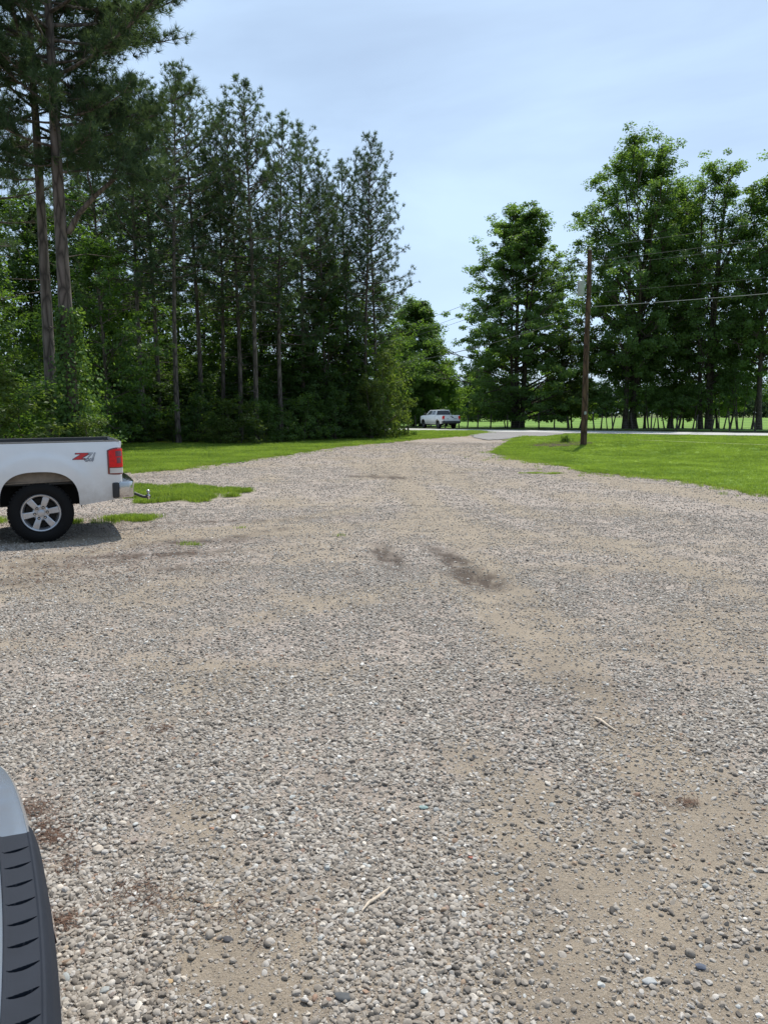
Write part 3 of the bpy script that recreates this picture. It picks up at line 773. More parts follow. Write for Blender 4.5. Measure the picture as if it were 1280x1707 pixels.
# the crooked heavy bough of the biggest pine
bough = MB().tube([(.15, 0, 7.0), (.55, -.1, 7.55), (1.05, -.25, 7.95), (1.6, -.35, 8.35), (1.95, -.5, 8.55), (2.5, -.7, 8.45), (3.0, -.85, 8.2)], [.09, .08, .07, .06, .045, .03, .012], 8).tube([(1.6, -.35, 8.35), (1.8, -.3, 8.8), (2.2, -.35, 9.3)], [.06, .04, .015], 6).tube([(1.05, -.25, 7.95), (1.0, -.5, 8.5), (1.2, -.7, 9.0)], [.05, .03, .012], 6)
bt = [o for o in bpy.data.objects if o.get('label', '').startswith('biggest nearest pine')][0]
bo = bough.build('bough', M['pine_bark'], bt); bo.rotation_euler = (0, 0, -bt.rotation_euler.z)
def bough_needles():
    r = rng_(411); P_ = []
    for a, b, k in (((1.6, -.35, 8.4), (2.4, -.5, 9.4), 60), ((1.9, -.5, 8.5), (3.2, -.9, 8.3), 110), ((1.0, -.3, 8.2), (1.3, -.7, 9.1), 50), ((2.4, -.6, 8.6), (3.4, -.3, 8.9), 60)):
        t_ = r.uniform(0, 1, k)[:, None]; P_.append(np.array(a) + (np.array(b) - np.array(a)) * t_ + r.normal(size=(k, 3)) * .26)
    P_ = np.concatenate(P_); V, F = needles_np(P_, unit(r.normal(size=P_.shape) * .5 + np.array([.3, 0, .6])), 22, .24, .0085, r)
    o = link('bough_needles', np_mesh('bough_needles', V, [F], M['needle'], False, None, {'v': r.uniform(0, 1, len(F))}), bt); o.rotation_euler = (0, 0, -bt.rotation_euler.z)
bough_needles()
# --- broadleaf trees under and among the pines
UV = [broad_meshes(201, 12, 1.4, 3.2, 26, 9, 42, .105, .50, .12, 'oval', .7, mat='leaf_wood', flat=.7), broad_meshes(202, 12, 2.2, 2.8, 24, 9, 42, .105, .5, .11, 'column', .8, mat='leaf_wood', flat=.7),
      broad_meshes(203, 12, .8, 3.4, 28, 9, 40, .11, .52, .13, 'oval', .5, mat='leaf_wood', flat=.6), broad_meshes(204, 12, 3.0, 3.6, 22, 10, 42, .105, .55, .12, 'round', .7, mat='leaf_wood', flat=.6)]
und = [(30, 330, 50, 0), (-30, 420, 42, 2), (75, 360, 52, 1), (130, 330, 52, 0), (165, 400, 38, 2), (225, 330, 56, 3), (215, 500, 46, 1), (275, 560, 50, 2), (330, 590, 48, 0),
       (350, 470, 56, 3), (390, 430, 52, 1), (400, 560, 49, 2), (440, 470, 50, 0), (480, 430, 53, 1), (470, 600, 48, 2), (520, 415, 52, 0), (545, 480, 50, 2), (515, 590, 49, 3),
       (565, 440, 55, 1), (590, 520, 53, 0), (600, 600, 51.5, 2), (630, 480, 56, 3), (60, 520, 42, 2), (180, 540, 44, 0), (240, 600, 45, 3), (120, 600, 42, 2), (300, 640, 47, 2)]
for i, (px, top, Y, v) in enumerate(und):
    X, zt = at(px, top, Y)
    s = zt / 12.0
    lab = 'broadleaf tree in dark green leaf among the pine trunks of the wood'
    plant('broadleaf_tree', UV[v], X * 1.0, Y, lab, 'tree', 'broadleaf trees among the pines', s=max(.62, s), sz=s, rz=i * 1.3, z=0)
rs = rng_(78)
for i in range(14):
    px = -40 + i * 46 + rs.uniform(-10, 10); Y = rs.uniform(60, 80); top = rs.uniform(430, 600)
    X, zt = at(px, top, Y)
    plant('broadleaf_tree', UV[rs.randint(0, 4)], X, Y, 'broadleaf tree far inside the wood showing only as dark leaf', 'tree', 'broadleaf trees deep in the wood', s=max(.7, zt / 12), sz=zt / 12, rz=i * 2.1, z=0)
# young trees and bushes of the wood edge
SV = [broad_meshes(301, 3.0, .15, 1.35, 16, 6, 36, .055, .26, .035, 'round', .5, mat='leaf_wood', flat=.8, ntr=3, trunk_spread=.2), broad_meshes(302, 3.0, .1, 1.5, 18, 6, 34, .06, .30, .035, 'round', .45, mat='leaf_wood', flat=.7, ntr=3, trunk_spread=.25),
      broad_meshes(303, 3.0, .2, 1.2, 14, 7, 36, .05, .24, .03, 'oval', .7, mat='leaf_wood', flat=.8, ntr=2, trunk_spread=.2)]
SVP = [broad_meshes(304, 3.0, .15, 1.35, 16, 6, 36, .055, .26, .035, 'round', .5, flat=.8, ntr=3, mat='leaf_pale', trunk_spread=.2), broad_meshes(305, 3.0, .2, 1.2, 16, 6, 34, .06, .28, .03, 'oval', .7, flat=.8, ntr=2, mat='leaf_pale', trunk_spread=.2)]
bush = [(180, 655, 41, 0), (215, 680, 42, 1), (250, 668, 43, 2), (290, 690, 42.5, 0), (325, 662, 43, 1), (352, 690, 41.8, 2), (440, 668, 43, 1), (470, 685, 43.5, 0), (500, 660, 45, 1),
        (535, 672, 46.5, 2), (560, 650, 47.5, 0), (590, 672, 49, 1), (625, 640, 50, 2), (100, 640, 32, 1), (140, 660, 34, 0), (60, 650, 29, 0), (85, 610, 36, 2), (200, 620, 44, 1), (420, 640, 46, 0), (270, 630, 46, 1), (230, 640, 45, 1), (310, 620, 47, 0), (380, 620, 48, 1), (450, 625, 47, 2), (345, 640, 45, 0), (560, 615, 50, 1), (520, 620, 49, 0)]
for i, (px, top, Y, v) in enumerate(bush):
    X, zt = at(px, top, Y)
    plant('bush', SV[v], X, Y, 'dark green bush in the shade along the foot of the wood', 'bush', 'bushes along the foot of the wood', s=max(.8, zt / 3.0), sz=zt / 3.0, rz=i * 1.9, z=0, tn='stem', cn='foliage')
rs = rng_(81)
for i in range(20):
    px = -20 + i * 34 + rs.uniform(-8, 8); Y = rs.uniform(56, 66); top = rs.uniform(600, 655)
    X, zt = at(px, top, Y)
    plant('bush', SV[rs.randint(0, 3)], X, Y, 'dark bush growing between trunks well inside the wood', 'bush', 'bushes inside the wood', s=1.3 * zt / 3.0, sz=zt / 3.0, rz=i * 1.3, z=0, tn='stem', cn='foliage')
def one_bush(px, top, Y, mesh, label, w=None, cat='bush', name='bush', rz=0.0):
    X, zt = at(px, top, Y); s = w / 2.7 if w else zt / 3.0
    return plant(name, mesh, X, Y, label, cat, None, s=s, sz=zt / 3.0, rz=rz, z=0, tn='stem', cn='foliage')
one_bush(395, 668, 41.2, SVP[0], 'pale grey green bush at the foot of the wood left of the middle', 3.4)
one_bush(372, 700, 40.8, SVP[1], 'small pale leafed shrub on the grass edge before the pale grey green bush', 1.8)
one_bush(-8, 612, 21.5, SVP[1], 'yellow green sunlit bush cut by the left edge above the pickup bed', 3.4, rz=1)
one_bush(152, 700, 22.8, SVP[0], 'low bright leafed bush just above the pickup bed at the foot of the vine', 1.6, rz=2)
one_bush(645, 585, 49.5, SVP[1], 'yellow green young tree at the right end of the wood', 3.6, 'tree', 'young_tree', rz=.5)
one_bush(622, 640, 48.6, SVP[0], 'sunlit bush leaning out of the right end of the wood', 3.0, rz=1.5)
one_bush(660, 655, 52.5, SVP[0], 'bright small bush beside the grey marker post', 2.2, rz=.3)
one_bush(60, 640, 24.5, SV[1], 'dark bush hiding the foot of the second big pine behind the pickup bed', 3.6, rz=2.7)
one_bush(30, 620, 26.5, SV[0], 'tall dark shrub behind the yellow green bush at the left edge', 4.0, rz=.7)
one_bush(105, 655, 26.5, SV[2], 'dark shrub between the two big pine trunks', 3.0, rz=.2)
# vine on the biggest pine
def make_vine():
    r = rng_(401); k = 5200
    z = .2 + 4.6 * r.uniform(0, 1, k) ** 1.25
    a = r.uniform(0, 2 * PI, k)
    rad = .30 + (.75 * np.exp(-((z - 2.3) / 1.1) ** 2) + .15) * np.abs(r.normal(size=k)) * .55 * (np.cos(a + .3) * .5 + .65)
    C = np.stack([rad * np.cos(a), rad * np.sin(a), z + r.normal(size=k) * .05], 1)
    N = unit(np.stack([np.cos(a), np.sin(a), np.full(k, .5)], 1) + r.normal(size=(k, 3)) * .5)
    V, F = leaves_np(C, N, .055, r, .8)
    t = empty('climbing_vine', ((128 - 640) / FPX * 23.6, 23.5, 0)); tag(t, 'light green vine climbing and bulging from the trunk of the biggest pine', 'vine')
    link('foliage', np_mesh('vine_foliage', V, [F], M['ivy'], False, None, {'v': r.uniform(0, 1, k)}), t)
    mb = MB()
    for q in range(4):
        mb.tube([(math.cos(q * 1.6 + zz * .7) * (.31 - .01 * zz), math.sin(q * 1.6 + zz * .7) * (.31 - .01 * zz), zz) for zz in np.linspace(0, 4.8, 12)], [.02 - .0012 * j for j in range(12)], 5)
    mb.build('stem', M['bark'], t)
make_vine()

# --- trees beyond the road
def far_tree(px, top, Y, W_, seed, label, base_px, nb, nc, per, leaf, clr, tr, shape, elev, ntr=1, mat='leaf', name='broadleaf_tree', flat=.6, spread=.17, tsp=.8, dx=0):
    X, zt = at(px, top, Y); zb = max(.8, at(px, base_px, Y)[1])
    m_ = broad_meshes(seed, zt, zb, W_ / 2, nb, nc, per, leaf, clr, tr, shape, elev, ntr, mat, flat, spread=spread, trunk_spread=tsp)
    return plant(name, m_, X, Y, label, 'tree', None, z=0)
far_tree(870, 346, 86, 17.5, 501, 'broad cone shaped dark tree with several trunks beyond the road left of the utility pole', 690, 96, 13, 102, 0.128, .70, .33, 'cone', .62, 5, flat=.55, tsp=1.0)
far_tree(1066, 226, 80, 12.6, 502, 'tallest broadleaf tree of the row beyond the road with a high rounded top', 620, 84, 12, 89, 0.128, .72, .36, 'column', .95, 4, flat=.65, tsp=.9)
far_tree(1135, 315, 84, 9.5, 503, 'leafy tree filling the space right of the tallest tree beyond the road', 600, 52, 11, 83, 0.120, .7, .26, 'oval', .9, 1, flat=.65)
far_tree(1200, 266, 79, 9.4, 504, 'airy pale topped tree second from the right edge beyond the road', 640, 54, 10, 71, 0.120, .68, .30, 'column', 1.0, 3, flat=.65, tsp=.7)
far_tree(1290, 298, 76, 9.6, 505, 'broadleaf tree cut by the right edge of the photo beyond the road', 600, 54, 11, 83, 0.128, .7, .28, 'column', .9, 1, flat=.65)
far_tree(1075, 560, 82, 7.0, 506, 'low bushy tree under the tallest tree beyond the road', 680, 24, 9, 77, 0.120, .6, .14, 'oval', .7, 2)
far_tree(960, 555, 83, 6.4, 507, 'low yellow green tree right behind the utility pole', 690, 24, 9, 77, 0.120, .6, .12, 'oval', .7, 3, mat='leaf_pale')
far_tree(1215, 540, 81, 7.0, 508, 'low spreading tree under the airy pale topped tree', 680, 24, 9, 77, 0.120, .6, .14, 'oval', .7, 2)
far_tree(1140, 590, 83, 5.6, 509, 'low yellow green tree between the two big trees on the right', 695, 20, 9, 71, 0.112, .55, .10, 'oval', .7, 3, mat='leaf_pale')
far_tree(1262, 560, 78, 4.2, 518, 'thin low tree near the right edge with a leaning trunk', 660, 18, 7, 62, 0.104, .5, .10, 'oval', .7, 1)
far_tree(694, 505, 96, 9.6, 510, 'dense rounded green tree behind the white pickup on the road', 700, 70, 13, 102, 0.136, .75, .26, 'oval', .75, 2)
far_tree(745, 610, 98, 4.8, 511, 'small bright green tree leaning out right of the dense rounded tree', 700, 24, 9, 77, 0.120, .6, .13, 'oval', .6, 1)
far_tree(655, 560, 90, 6.0, 519, 'green tree half hidden behind the right end of the wood', 700, 28, 9, 77, 0.128, .65, .14, 'oval', .7, 1)
far_tree(795, 618, 150, 10, 512, 'distant round tree at the field edge left of the cone shaped tree', 700, 30, 10, 77, 0.176, .9, .2, 'round', .6, 1, mat='leaf_far')
# spindly fence-line trees
FV = [broad_meshes(520 + i, 4.2, 2.0, 1.5, 10, 6, 30, .085, .34, .075, 'round', .7, 1 + i % 3, flat=.7, trunk_spread=.35) for i in range(3)]
fl = [(1004, 640, 79, 'crooked thin tree by the fence just right of the utility pole'), (1018, 650, 78.5, 'second thin tree from the utility pole along the fence'),
      (1087, 640, 78, 'twin stemmed small tree at the fence right of the tallest tree'), (1100, 655, 78, 'slanting small tree beside the twin stemmed one at the fence'),
      (1115, 650, 77.5, 'small bushy topped fence tree between two slanting ones'), (1131, 645, 77.5, 'slanting dark stemmed tree at the fence under the yellow green tree'),
      (1158, 640, 77, 'small tree at the fence just left of the airy tree trunks'), (1205, 630, 76.5, 'small straight tree at the fence right of the airy tree trunks'),
      (1236, 610, 76, 'straight stemmed small tree at the fence near the right edge'), (843, 668, 86, 'stout short tree left of the cone shaped tree at the fence')]
for i, (px, top, Y, lab) in enumerate(fl):
    X, zt = at(px, top, Y)
    plant('fence_line_tree', FV[i % 3], X, Y, lab, 'tree', 'thin trees along the wire fence', s=1.05, sz=zt / 4.2, rz=i * 1.1, z=0, tilt=(0, R((i * 37 % 11) - 5)))
# far woods round the field
def far_wood():
    r = rng_(601); V = []; F = []; vv = []; off = 0
    line = [(-150, 300), (-60, 262), (-20, 258), (30, 257), (80, 256), (140, 258), (210, 262), (300, 220), (380, 150)]
    P = np.array(line, float); d = np.hypot(*np.diff(P, axis=0).T); cum = np.concatenate([[0], np.cumsum(d)]); n = 900
    s = np.sort(r.uniform(0, cum[-1], n))
    x = np.interp(s, cum, P[:, 0]); y = np.interp(s, cum, P[:, 1]) + r.uniform(0, 25, n)
    hh = 9.0 + 4.5 * fbm(s, s * 0, 22, 3, 3) + r.uniform(-1.2, 1.8, n)
    per = 170
    c = np.repeat(np.stack([x, y, hh * .5], 1), per, 0)
    g = unit(r.normal(size=(n * per, 3))) * (r.uniform(0, 1, n * per) ** .35)[:, None]
    ext = np.repeat(np.stack([r.uniform(2.2, 4.2, n), r.uniform(2.2, 4, n), hh * .52], 1), per, 0)
    pos = c + g * ext
    nrm = unit(g + np.array([0, -.2, .5]) + r.normal(size=pos.shape) * .5)
    V, F = leaves_np(pos, nrm, .55, r, .7)
    o = link('far_woods', np_mesh('far_woods', V, [F], M['leaf_far'], False, None, {'v': np.repeat(r.uniform(0, 1, n), per) * .6 + r.uniform(0, .4, n * per)}))
    tag(o, 'far off line of dark trees closing the field', 'woods', kind='stuff')
far_wood()

# ------------------------------------------------------------------ utility poles and lines
M['pole'] = bark_mat('pole_wood', (.10, .055, .035), (.17, .10, .065), .9)
M['steel'] = simple('galvanised_steel', (.42, .44, .46), .45, .6)
M['tank'] = simple('transformer_grey', (.42, .45, .47), .5)
M['porcelain'] = simple('porcelain', (.55, .56, .55), .25)
M['cable'] = simple('line_cable', (.10, .10, .105), .5)
M['cable_bright'] = simple('bare_line', (.22, .23, .24), .5, .3)
def make_pole(x, y, z, h, label, full=True):
    t = empty('utility_pole', (x, y, z)); tag(t, label, 'utility pole', 'wooden poles of the power line')
    MB().tube([(0.012 * math.sin(k), 0, -.1 + (h + .1) * k / 10) for k in range(11)], [.155 - .0055 * k for k in range(11)], 14).build('shaft', M['pole'], t)
    if full:
        b = MB(); b.lathe([(0, 0), (.15, 0), (.165, .03), (.165, .60), (.172, .62), (.172, .66), (.10, .70), (0, .70)], (-.36, 0, 7.15 - z), 'z', 20)
        tr = b.build('transformer', M['tank'], t)
        MB().tube([(-.30, 0, 7.84 - z), (-.28, 0, 8.10 - z)], [.045, .03], 8).tube([(-.28, 0, 8.10 - z), (-.27, 0, 8.16 - z)], .015, 6).build('bushing', M['porcelain'], tr)
        [MB().box((-.17, 0, q_ - z), (.12, .08, .05)).build('bracket', M['steel'], tr) for q_ in (7.32, 7.72)]
        MB().tube([(-.27, 0, 8.16 - z), (-.38, .02, 8.30 - z), (-.30, .02, 8.55 - z), (-.02, 0, 8.9 - z)], .008, 5).tube([(-.5, 0, 7.75 - z), (-.62, .1, 7.3 - z), (-.35, .1, 6.75 - z), (-.1, 0, 6.6 - z)], .008, 5).build('lead_wire', M['cable'], t)
        MB().tube([(-.12, 0, 8.46 - z), (-.40, 0, 8.62 - z)], [.02, .03], 6).box((-.44, 0, 8.63 - z), (.10, .08, .10)).build('cutout_fuse', M['steel'], t)
        for zz in (h - .12, h - .75):
            MB().lathe([(0, 0), (.035, 0), (.06, .03), (.03, .06), (.055, .09), (.02, .13), (0, .13)], (.16 if zz < h - .3 else 0, 0, zz + (.12 if zz > h - .3 else 0)), 'z', 10).build('insulator', M['porcelain'], t)
        MB().box((.12, -.02, h - .72), (.18, .05, .04)).build('bracket', M['steel'], t); MB().box((.0, -.15, 1.7 - .25), (.10, .04, .14)).build('number_tag', M['steel'], t)
    else:
        MB().lathe([(0, 0), (.035, 0), (.06, .03), (.03, .06), (.02, .13), (0, .13)], (0, 0, h), 'z', 10).build('insulator', M['porcelain'], t)
    return t
POLE = Vector((9.60, 36.7, 0.24)); PTOP = 9.22
make_pole(POLE.x, POLE.y, POLE.z, PTOP - POLE.z, 'brown wooden utility pole with a grey transformer can, standing on the right lawn')
PL = Vector((-3.2, 79.5, 0)); make_pole(PL.x, PL.y, 0, 9.4, 'far wooden utility pole beyond the right end of the wood, hidden in the trees', False)
PR = Vector((39.5, 3.0, 0)); make_pole(PR.x, PR.y, 0, 9.4, 'next wooden utility pole out past the right edge of the photo', False)
def wire(a, b, sag, rad, label, mat='cable', n=26):
    pts = []
    for i in range(n + 1):
        t = i / n; p = Vector(a).lerp(Vector(b), t); p.z -= sag * 4 * t * (1 - t); pts.append(p - Vector(a))
    o = MB().tube(pts, rad, 5).build('power_line', M[mat]); o.location = a
    tag(o, label, 'power line', 'wires of the power line')
wire((POLE.x, POLE.y, 9.34), (PL.x, PL.y, 9.5), .75, .012, 'topmost wire running left from the pole top to the wood')
wire((POLE.x - .12, POLE.y, 8.75), (PL.x - .1, PL.y, 8.9), .85, .011, 'second wire from the top on the left of the pole')
wire((POLE.x - .12, POLE.y, 8.45), (PL.x - .1, PL.y, 8.55), .85, .011, 'third wire from the top on the left of the pole')
wire((POLE.x - .12, POLE.y, 7.0), (PL.x - .1, PL.y, 7.2), .9, .006, 'thinnest faint wire on the left of the pole')
wire((POLE.x - .12, POLE.y, 6.35), (PL.x - .1, PL.y, 6.6), .75, .022, 'thick lowest cable running left from the pole')
wire((POLE.x, POLE.y, 9.34), (PR.x, PR.y, 9.5), .55, .007, 'topmost wire running right from the pole top', 'cable')
wire((POLE.x + .16, POLE.y, 8.75), (PR.x, PR.y, 8.95), .6, .007, 'second wire from the top on the right of the pole', 'cable')
wire((POLE.x + .16, POLE.y, 8.5), (PR.x, PR.y, 8.6), .6, .005, 'third wire from the top on the right of the pole', 'cable')
wire((POLE.x + .14, POLE.y, 7.3), (PR.x, PR.y, 7.7), .7, .005, 'faint middle wire on the right of the pole', 'cable')
wire((POLE.x + .14, POLE.y, 6.65), (PR.x, PR.y, 6.9), .6, .014, 'thick lowest cable running right from the pole', 'cable_bright')

# ------------------------------------------------------------------ wire fence beyond the road
M['post'] = bark_mat('fence_post_wood', (.10, .085, .07), (.20, .17, .14), 3)
FL = [(-30, 118), (-4, 93), (6, 86.2), (13.5, 81.6), (28, 74.3), (46, 62.5), (60, 54)]
def along(P, s):
    P = np.array(P, float); d = np.hypot(*np.diff(P, axis=0).T); c = np.concatenate([[0], np.cumsum(d)])
    return np.interp(s, c, P[:, 0]), np.interp(s, c, P[:, 1]), c[-1]
def make_fence():
    r = rng_(701); _, _, L = along(FL, 0)
    root = empty('wire_fence', (FL[3][0], FL[3][1], 0)); tag(root, 'wire fence on thin leaning wooden posts along the field beyond the road', 'fence')
    meshes = []
    for k in range(5):
        mb = MB(); mb.tube([(0.02 * r.randn(), 0.02 * r.randn(), z) for z in (-.1, .5, 1.0, 1.3 + .12 * k)], [.08 + .02 * r.rand(), .075, .07, .06], 6)
        o = mb.build('post', M['post'], root); meshes.append(o.data); bpy.data.objects.remove(o)
    s = 4.0; P = []
    while s < L - 1:
        x, y, _ = along(FL, s); o = link('post', meshes[r.randint(0, 5)], root)
        o.location = (x - FL[3][0], y - FL[3][1], 0); o.rotation_euler = (r.normal() * .07, r.normal() * .13, r.uniform(0, 6)); o.scale = (1, 1, r.uniform(.9, 1.12))
        P.append((x - FL[3][0], y - FL[3][1])); s += r.uniform(.9, 2.3)
    for z in (.15, .35, .55, .8, 1.05):
        MB().tube([(x, y, z + .02 * r.randn()) for x, y in P], .006, 3).build('wire', M['cable_bright'], root)
make_fence()
mp = gp(680, 726)
t = empty('marker_post', (mp[0], mp[1], 0)); tag(t, 'thin grey wooden marker post on the grass left of the white pickup on the road', 'post')
MB().tube([(0, 0, -.1), (.01, 0, .8), (.015, 0, 1.62)], [.075, .068, .062], 8).build('shaft', M['post'], t)

# ------------------------------------------------------------------ vehicles
def car_paint(name, col, rough=.25, metal=0.0):
    return simple(name, col, rough, metal, coat=1.0, var=.03, scale=3, dirt=(.30, .25, .19), dirt_z=(.35, .95))
M['white_paint'] = car_paint('white_paint', (.78, .79, .80))
M['white_far'] = car_paint('pearl_paint', (.74, .76, .78))
M['tyre'] = simple('tyre_rubber', (.011, .011, .0115), .85, bump=.4, bscale=60, spec=.2)
M['alloy'] = simple('alloy', (.52, .53, .56), .32, .75)
M['alloy_dark'] = simple('dark_alloy', (.07, .07, .075), .35, .6)
M['chrome'] = simple('chrome', (.60, .60, .61), .12, 1.0)
M['black_plastic'] = simple('black_plastic', (.028, .029, .031), .55)
M['under'] = simple('underbody', (.03, .028, .026), .9)
M['liner'] = simple('dusty_liner', (.20, .165, .13), .85, scale=9, var=.3)
M['glass'] = simple('tinted_glass', (.012, .014, .016), .04, spec=.8, var=.02)
M['glass_clear'] = simple('side_glass', (.05, .06, .07), .03, spec=1.0, var=.05)
M['red_lens'] = simple('red_lens', (.72, .010, .008), .35, var=.15, scale=25, spec=.35)
M['dark_red'] = simple('dark_red_lens', (.16, .006, .006), .15, coat=1.0)
M['clear_lens'] = simple('clear_lens', (.62, .58, .55), .15, coat=1.0)
M['decal_red'] = simple('decal_red', (.55, .03, .03), .4)
M['decal_dark'] = simple('decal_dark', (.06, .07, .10), .4)
M['decal_white'] = simple('decal_white', (.66, .68, .72), .4)
M['blue_paint'] = car_paint('steel_blue_paint', (.30, .38, .50), .22, .5)
M['pad'] = simple('step_pad_plastic', (.017, .022, .033), .62, bump=.6, bscale=900, var=.10, scale=12, spec=.22)

def make_wheel(parent, x, y, r, side, rimR, spoke_a=-10, rim='alloy', detail=True, w=.26):
    """axis along y; face towards side*y"""
    s = side
    f = y                                              # outer face of the tyre
    P = [(rimR + .012, -.02), (rimR + .035, .0), (r - .085, .012), (r - .045, .004), (r - .012, -.018), (r, -.035), (r, -w + .035), (r - .012, -w + .018), (r - .05, -w), (rimR + .03, -w + .01), (rimR + .01, -w + .03)]
    wb = MB()
    wb.lathe([(rimR + .014, -.012), (rimR + .004, .000), (rimR - .010, -.004), (rimR - .022, -.030), (rimR - .034, -.10), (rimR - .036, -w + .03)], (0, 0, 0), 'y', 48)
    for k in range(6):
        a = R(spoke_a + 60 * k)
        ca, sa = math.cos(a), math.sin(a)
        def q(u, v, d): return (u * ca - v * sa, d, u * sa + v * ca)
        rows = []
        for u, hw, d in ((.045, .030, -.035), (.075, .034, -.026), (.13, .037, -.020), (rimR - .045, .040, -.016), (rimR - .012, .043, -.020)):
            rows.append([q(u, -hw, d - .045), q(u, -hw, d - .004), q(u, -hw + .006, d), q(u, hw - .006, d), q(u, hw, d - .004), q(u, hw, d - .045)])
        wb.grid(rows)
    wb.lathe([(0, -.030), (.085, -.030), (.100, -.040), (.108, -.065), (.108, -.09)], (0, 0, 0), 'y', 30)
    rimo = wb.build('wheel', M[rim], parent, ang=30)
    rimo.location = (x, f, r); rimo.scale = (1, s, 1)
    MB().lathe(P, (0, 0, 0), 'y', 56).build('tyre', M['tyre'], rimo, ang=50)
    tb = MB()
    for k in range(48):
        a = 2 * PI * k / 48
        for off, yy in ((0, -.055), (.06, -w + .055)):
            c = (math.cos(a + off) * (r + .003), yy, math.sin(a + off) * (r + .003))
            tb.box(c, (.018, .055, .030), Matrix.Rotation(-(a + off), 3, 'Y') @ Matrix.Rotation(.35, 3, 'X'))
    if detail: tb.build('tread', M['tyre'], rimo)
    MB().lathe([(0, -.105), (rimR - .045, -.105), (rimR - .045, -.125), (0, -.125)], (0, 0, 0), 'y', 32).build('brake_disc', M['under'], rimo)
    if detail:
        cap = MB().lathe([(0, -.008), (.030, -.008), (.042, -.012), (.046, -.022), (.046, -.035)], (0, 0, 0), 'y', 24).build('centre_cap', M['alloy'], rimo)
        for k in range(6):
            a = R(spoke_a + 60 * k + 2)
            MB().lathe([(.009, -.020), (.0135, -.012), (.0165, -.012), (.0185, -.018), (.0185, -.034)], (0, 0, 0), 'y', 14).build('lug_socket', M['black_plastic'], rimo).location = (math.cos(a) * .075, .004, math.sin(a) * .075)
            MB().lathe([(0, -.008), (.0095, -.009), (.0105, -.015), (.0105, -.03)], (0, 0, 0), 'y', 6).build('lug_nut', M['chrome'], rimo).location = (math.cos(a) * .075, .004, math.sin(a) * .075)
    return rimo

def arch_z(x, xc, a, zc, h, n=2.5):
    u = min(1, abs(x - xc) / a); return zc + h * (1 - u ** n) ** (1 / n)

def vehicle_sides(root, S, paint, parts):
    """S: shape dict. each part: (name, xa, xb). builds left and right skins with wheel openings"""
    def width(x, z):
        w = S['hw'] - S['tuck'] * max(0, (z - S['zb']) / (S['rail'] - S['zb'])) ** 2 - .05 * max(0, (S['zb'] - z) / .5) ** 2
        for xc in S['axles']:
            if z > S['az'] - .05:
                q = math.hypot((x - xc) / S['aw'], (z - S['az']) / S['ah'])
                if q < 1.75: k_ = min(1, max(0, (1.62 - q) / .22)); w += .016 * k_ * k_ * (3 - 2 * k_)
        for xe, sg, rr in ((S['tail'], 1, S['rc']), (S['nose'], -1, S['rn'])):
            d = (x - xe) * sg
            if d < rr: w -= rr - math.sqrt(max(0, rr * rr - (rr - max(0, d)) ** 2))
        return w
    S['width'] = width
    for side in (1, -1):
        for name, xa, xb in parts:
            xs = set(np.linspace(xa, xb, max(6, int((xb - xa) / .06))).tolist())
            cols = []
            for xe, sg, rr in ((S['tail'], 1, S['rc']), (S['nose'], -1, S['rn'])):
                for k in range(8):
                    x = xe + sg * rr * (1 - math.cos(k / 7 * PI / 2))
                    if xa <= x <= xb: xs.add(x)
            for xc in S['axles']:
                for k in range(41):
                    x = xc - S['aw'] * math.cos(k / 40 * PI)
                    if xa <= x <= xb: xs.add(x)
            xs = sorted(xs); xs = [x for i, x in enumerate(xs) if i == 0 or x - xs[i - 1] > 1e-4]
            flange = []
            for x in xs:
                zl = [S['bottom'](x)]
                for xc in S['axles']:
                    if abs(x - xc) < S['aw'] - 1e-4: zl = [arch_z(x, xc, S['aw'], S['az'], S['ah'], S.get('an', 2.5))]
                    elif abs(abs(x - xc) - S['aw']) <= 1e-4:
                        zl = [S['bottom'](x), S['az']] if x < xc else [S['az'], S['bottom'](x)]
                for z0 in zl:
                    z1 = S['top'](x); n = 14
                    col = [(x, side * width(x, z0 + (z1 - z0) * k / n), z0 + (z1 - z0) * k / n) for k in range(n + 1)]
                    cols.append(col)
            mb = MB(); mb.grid(cols)
            mb.grid([[(c[0][0], c[0][1] - side * .0, c[0][2]), (c[0][0], c[0][1] - side * .045, c[0][2] + .004)] for c in cols])
            mb.grid([[c[-1], (c[-1][0], c[-1][1] - side * .05, c[-1][2] + .006)] for c in cols])
            mb.grid([[(p[0], p[1], p[2]), (p[0], p[1] - side * .03, p[2])] for p in cols[0]])
            mb.grid([[(p[0], p[1], p[2]), (p[0], p[1] - side * .03, p[2])] for p in cols[-1]])
            mb.build(name, paint, root, ang=38)

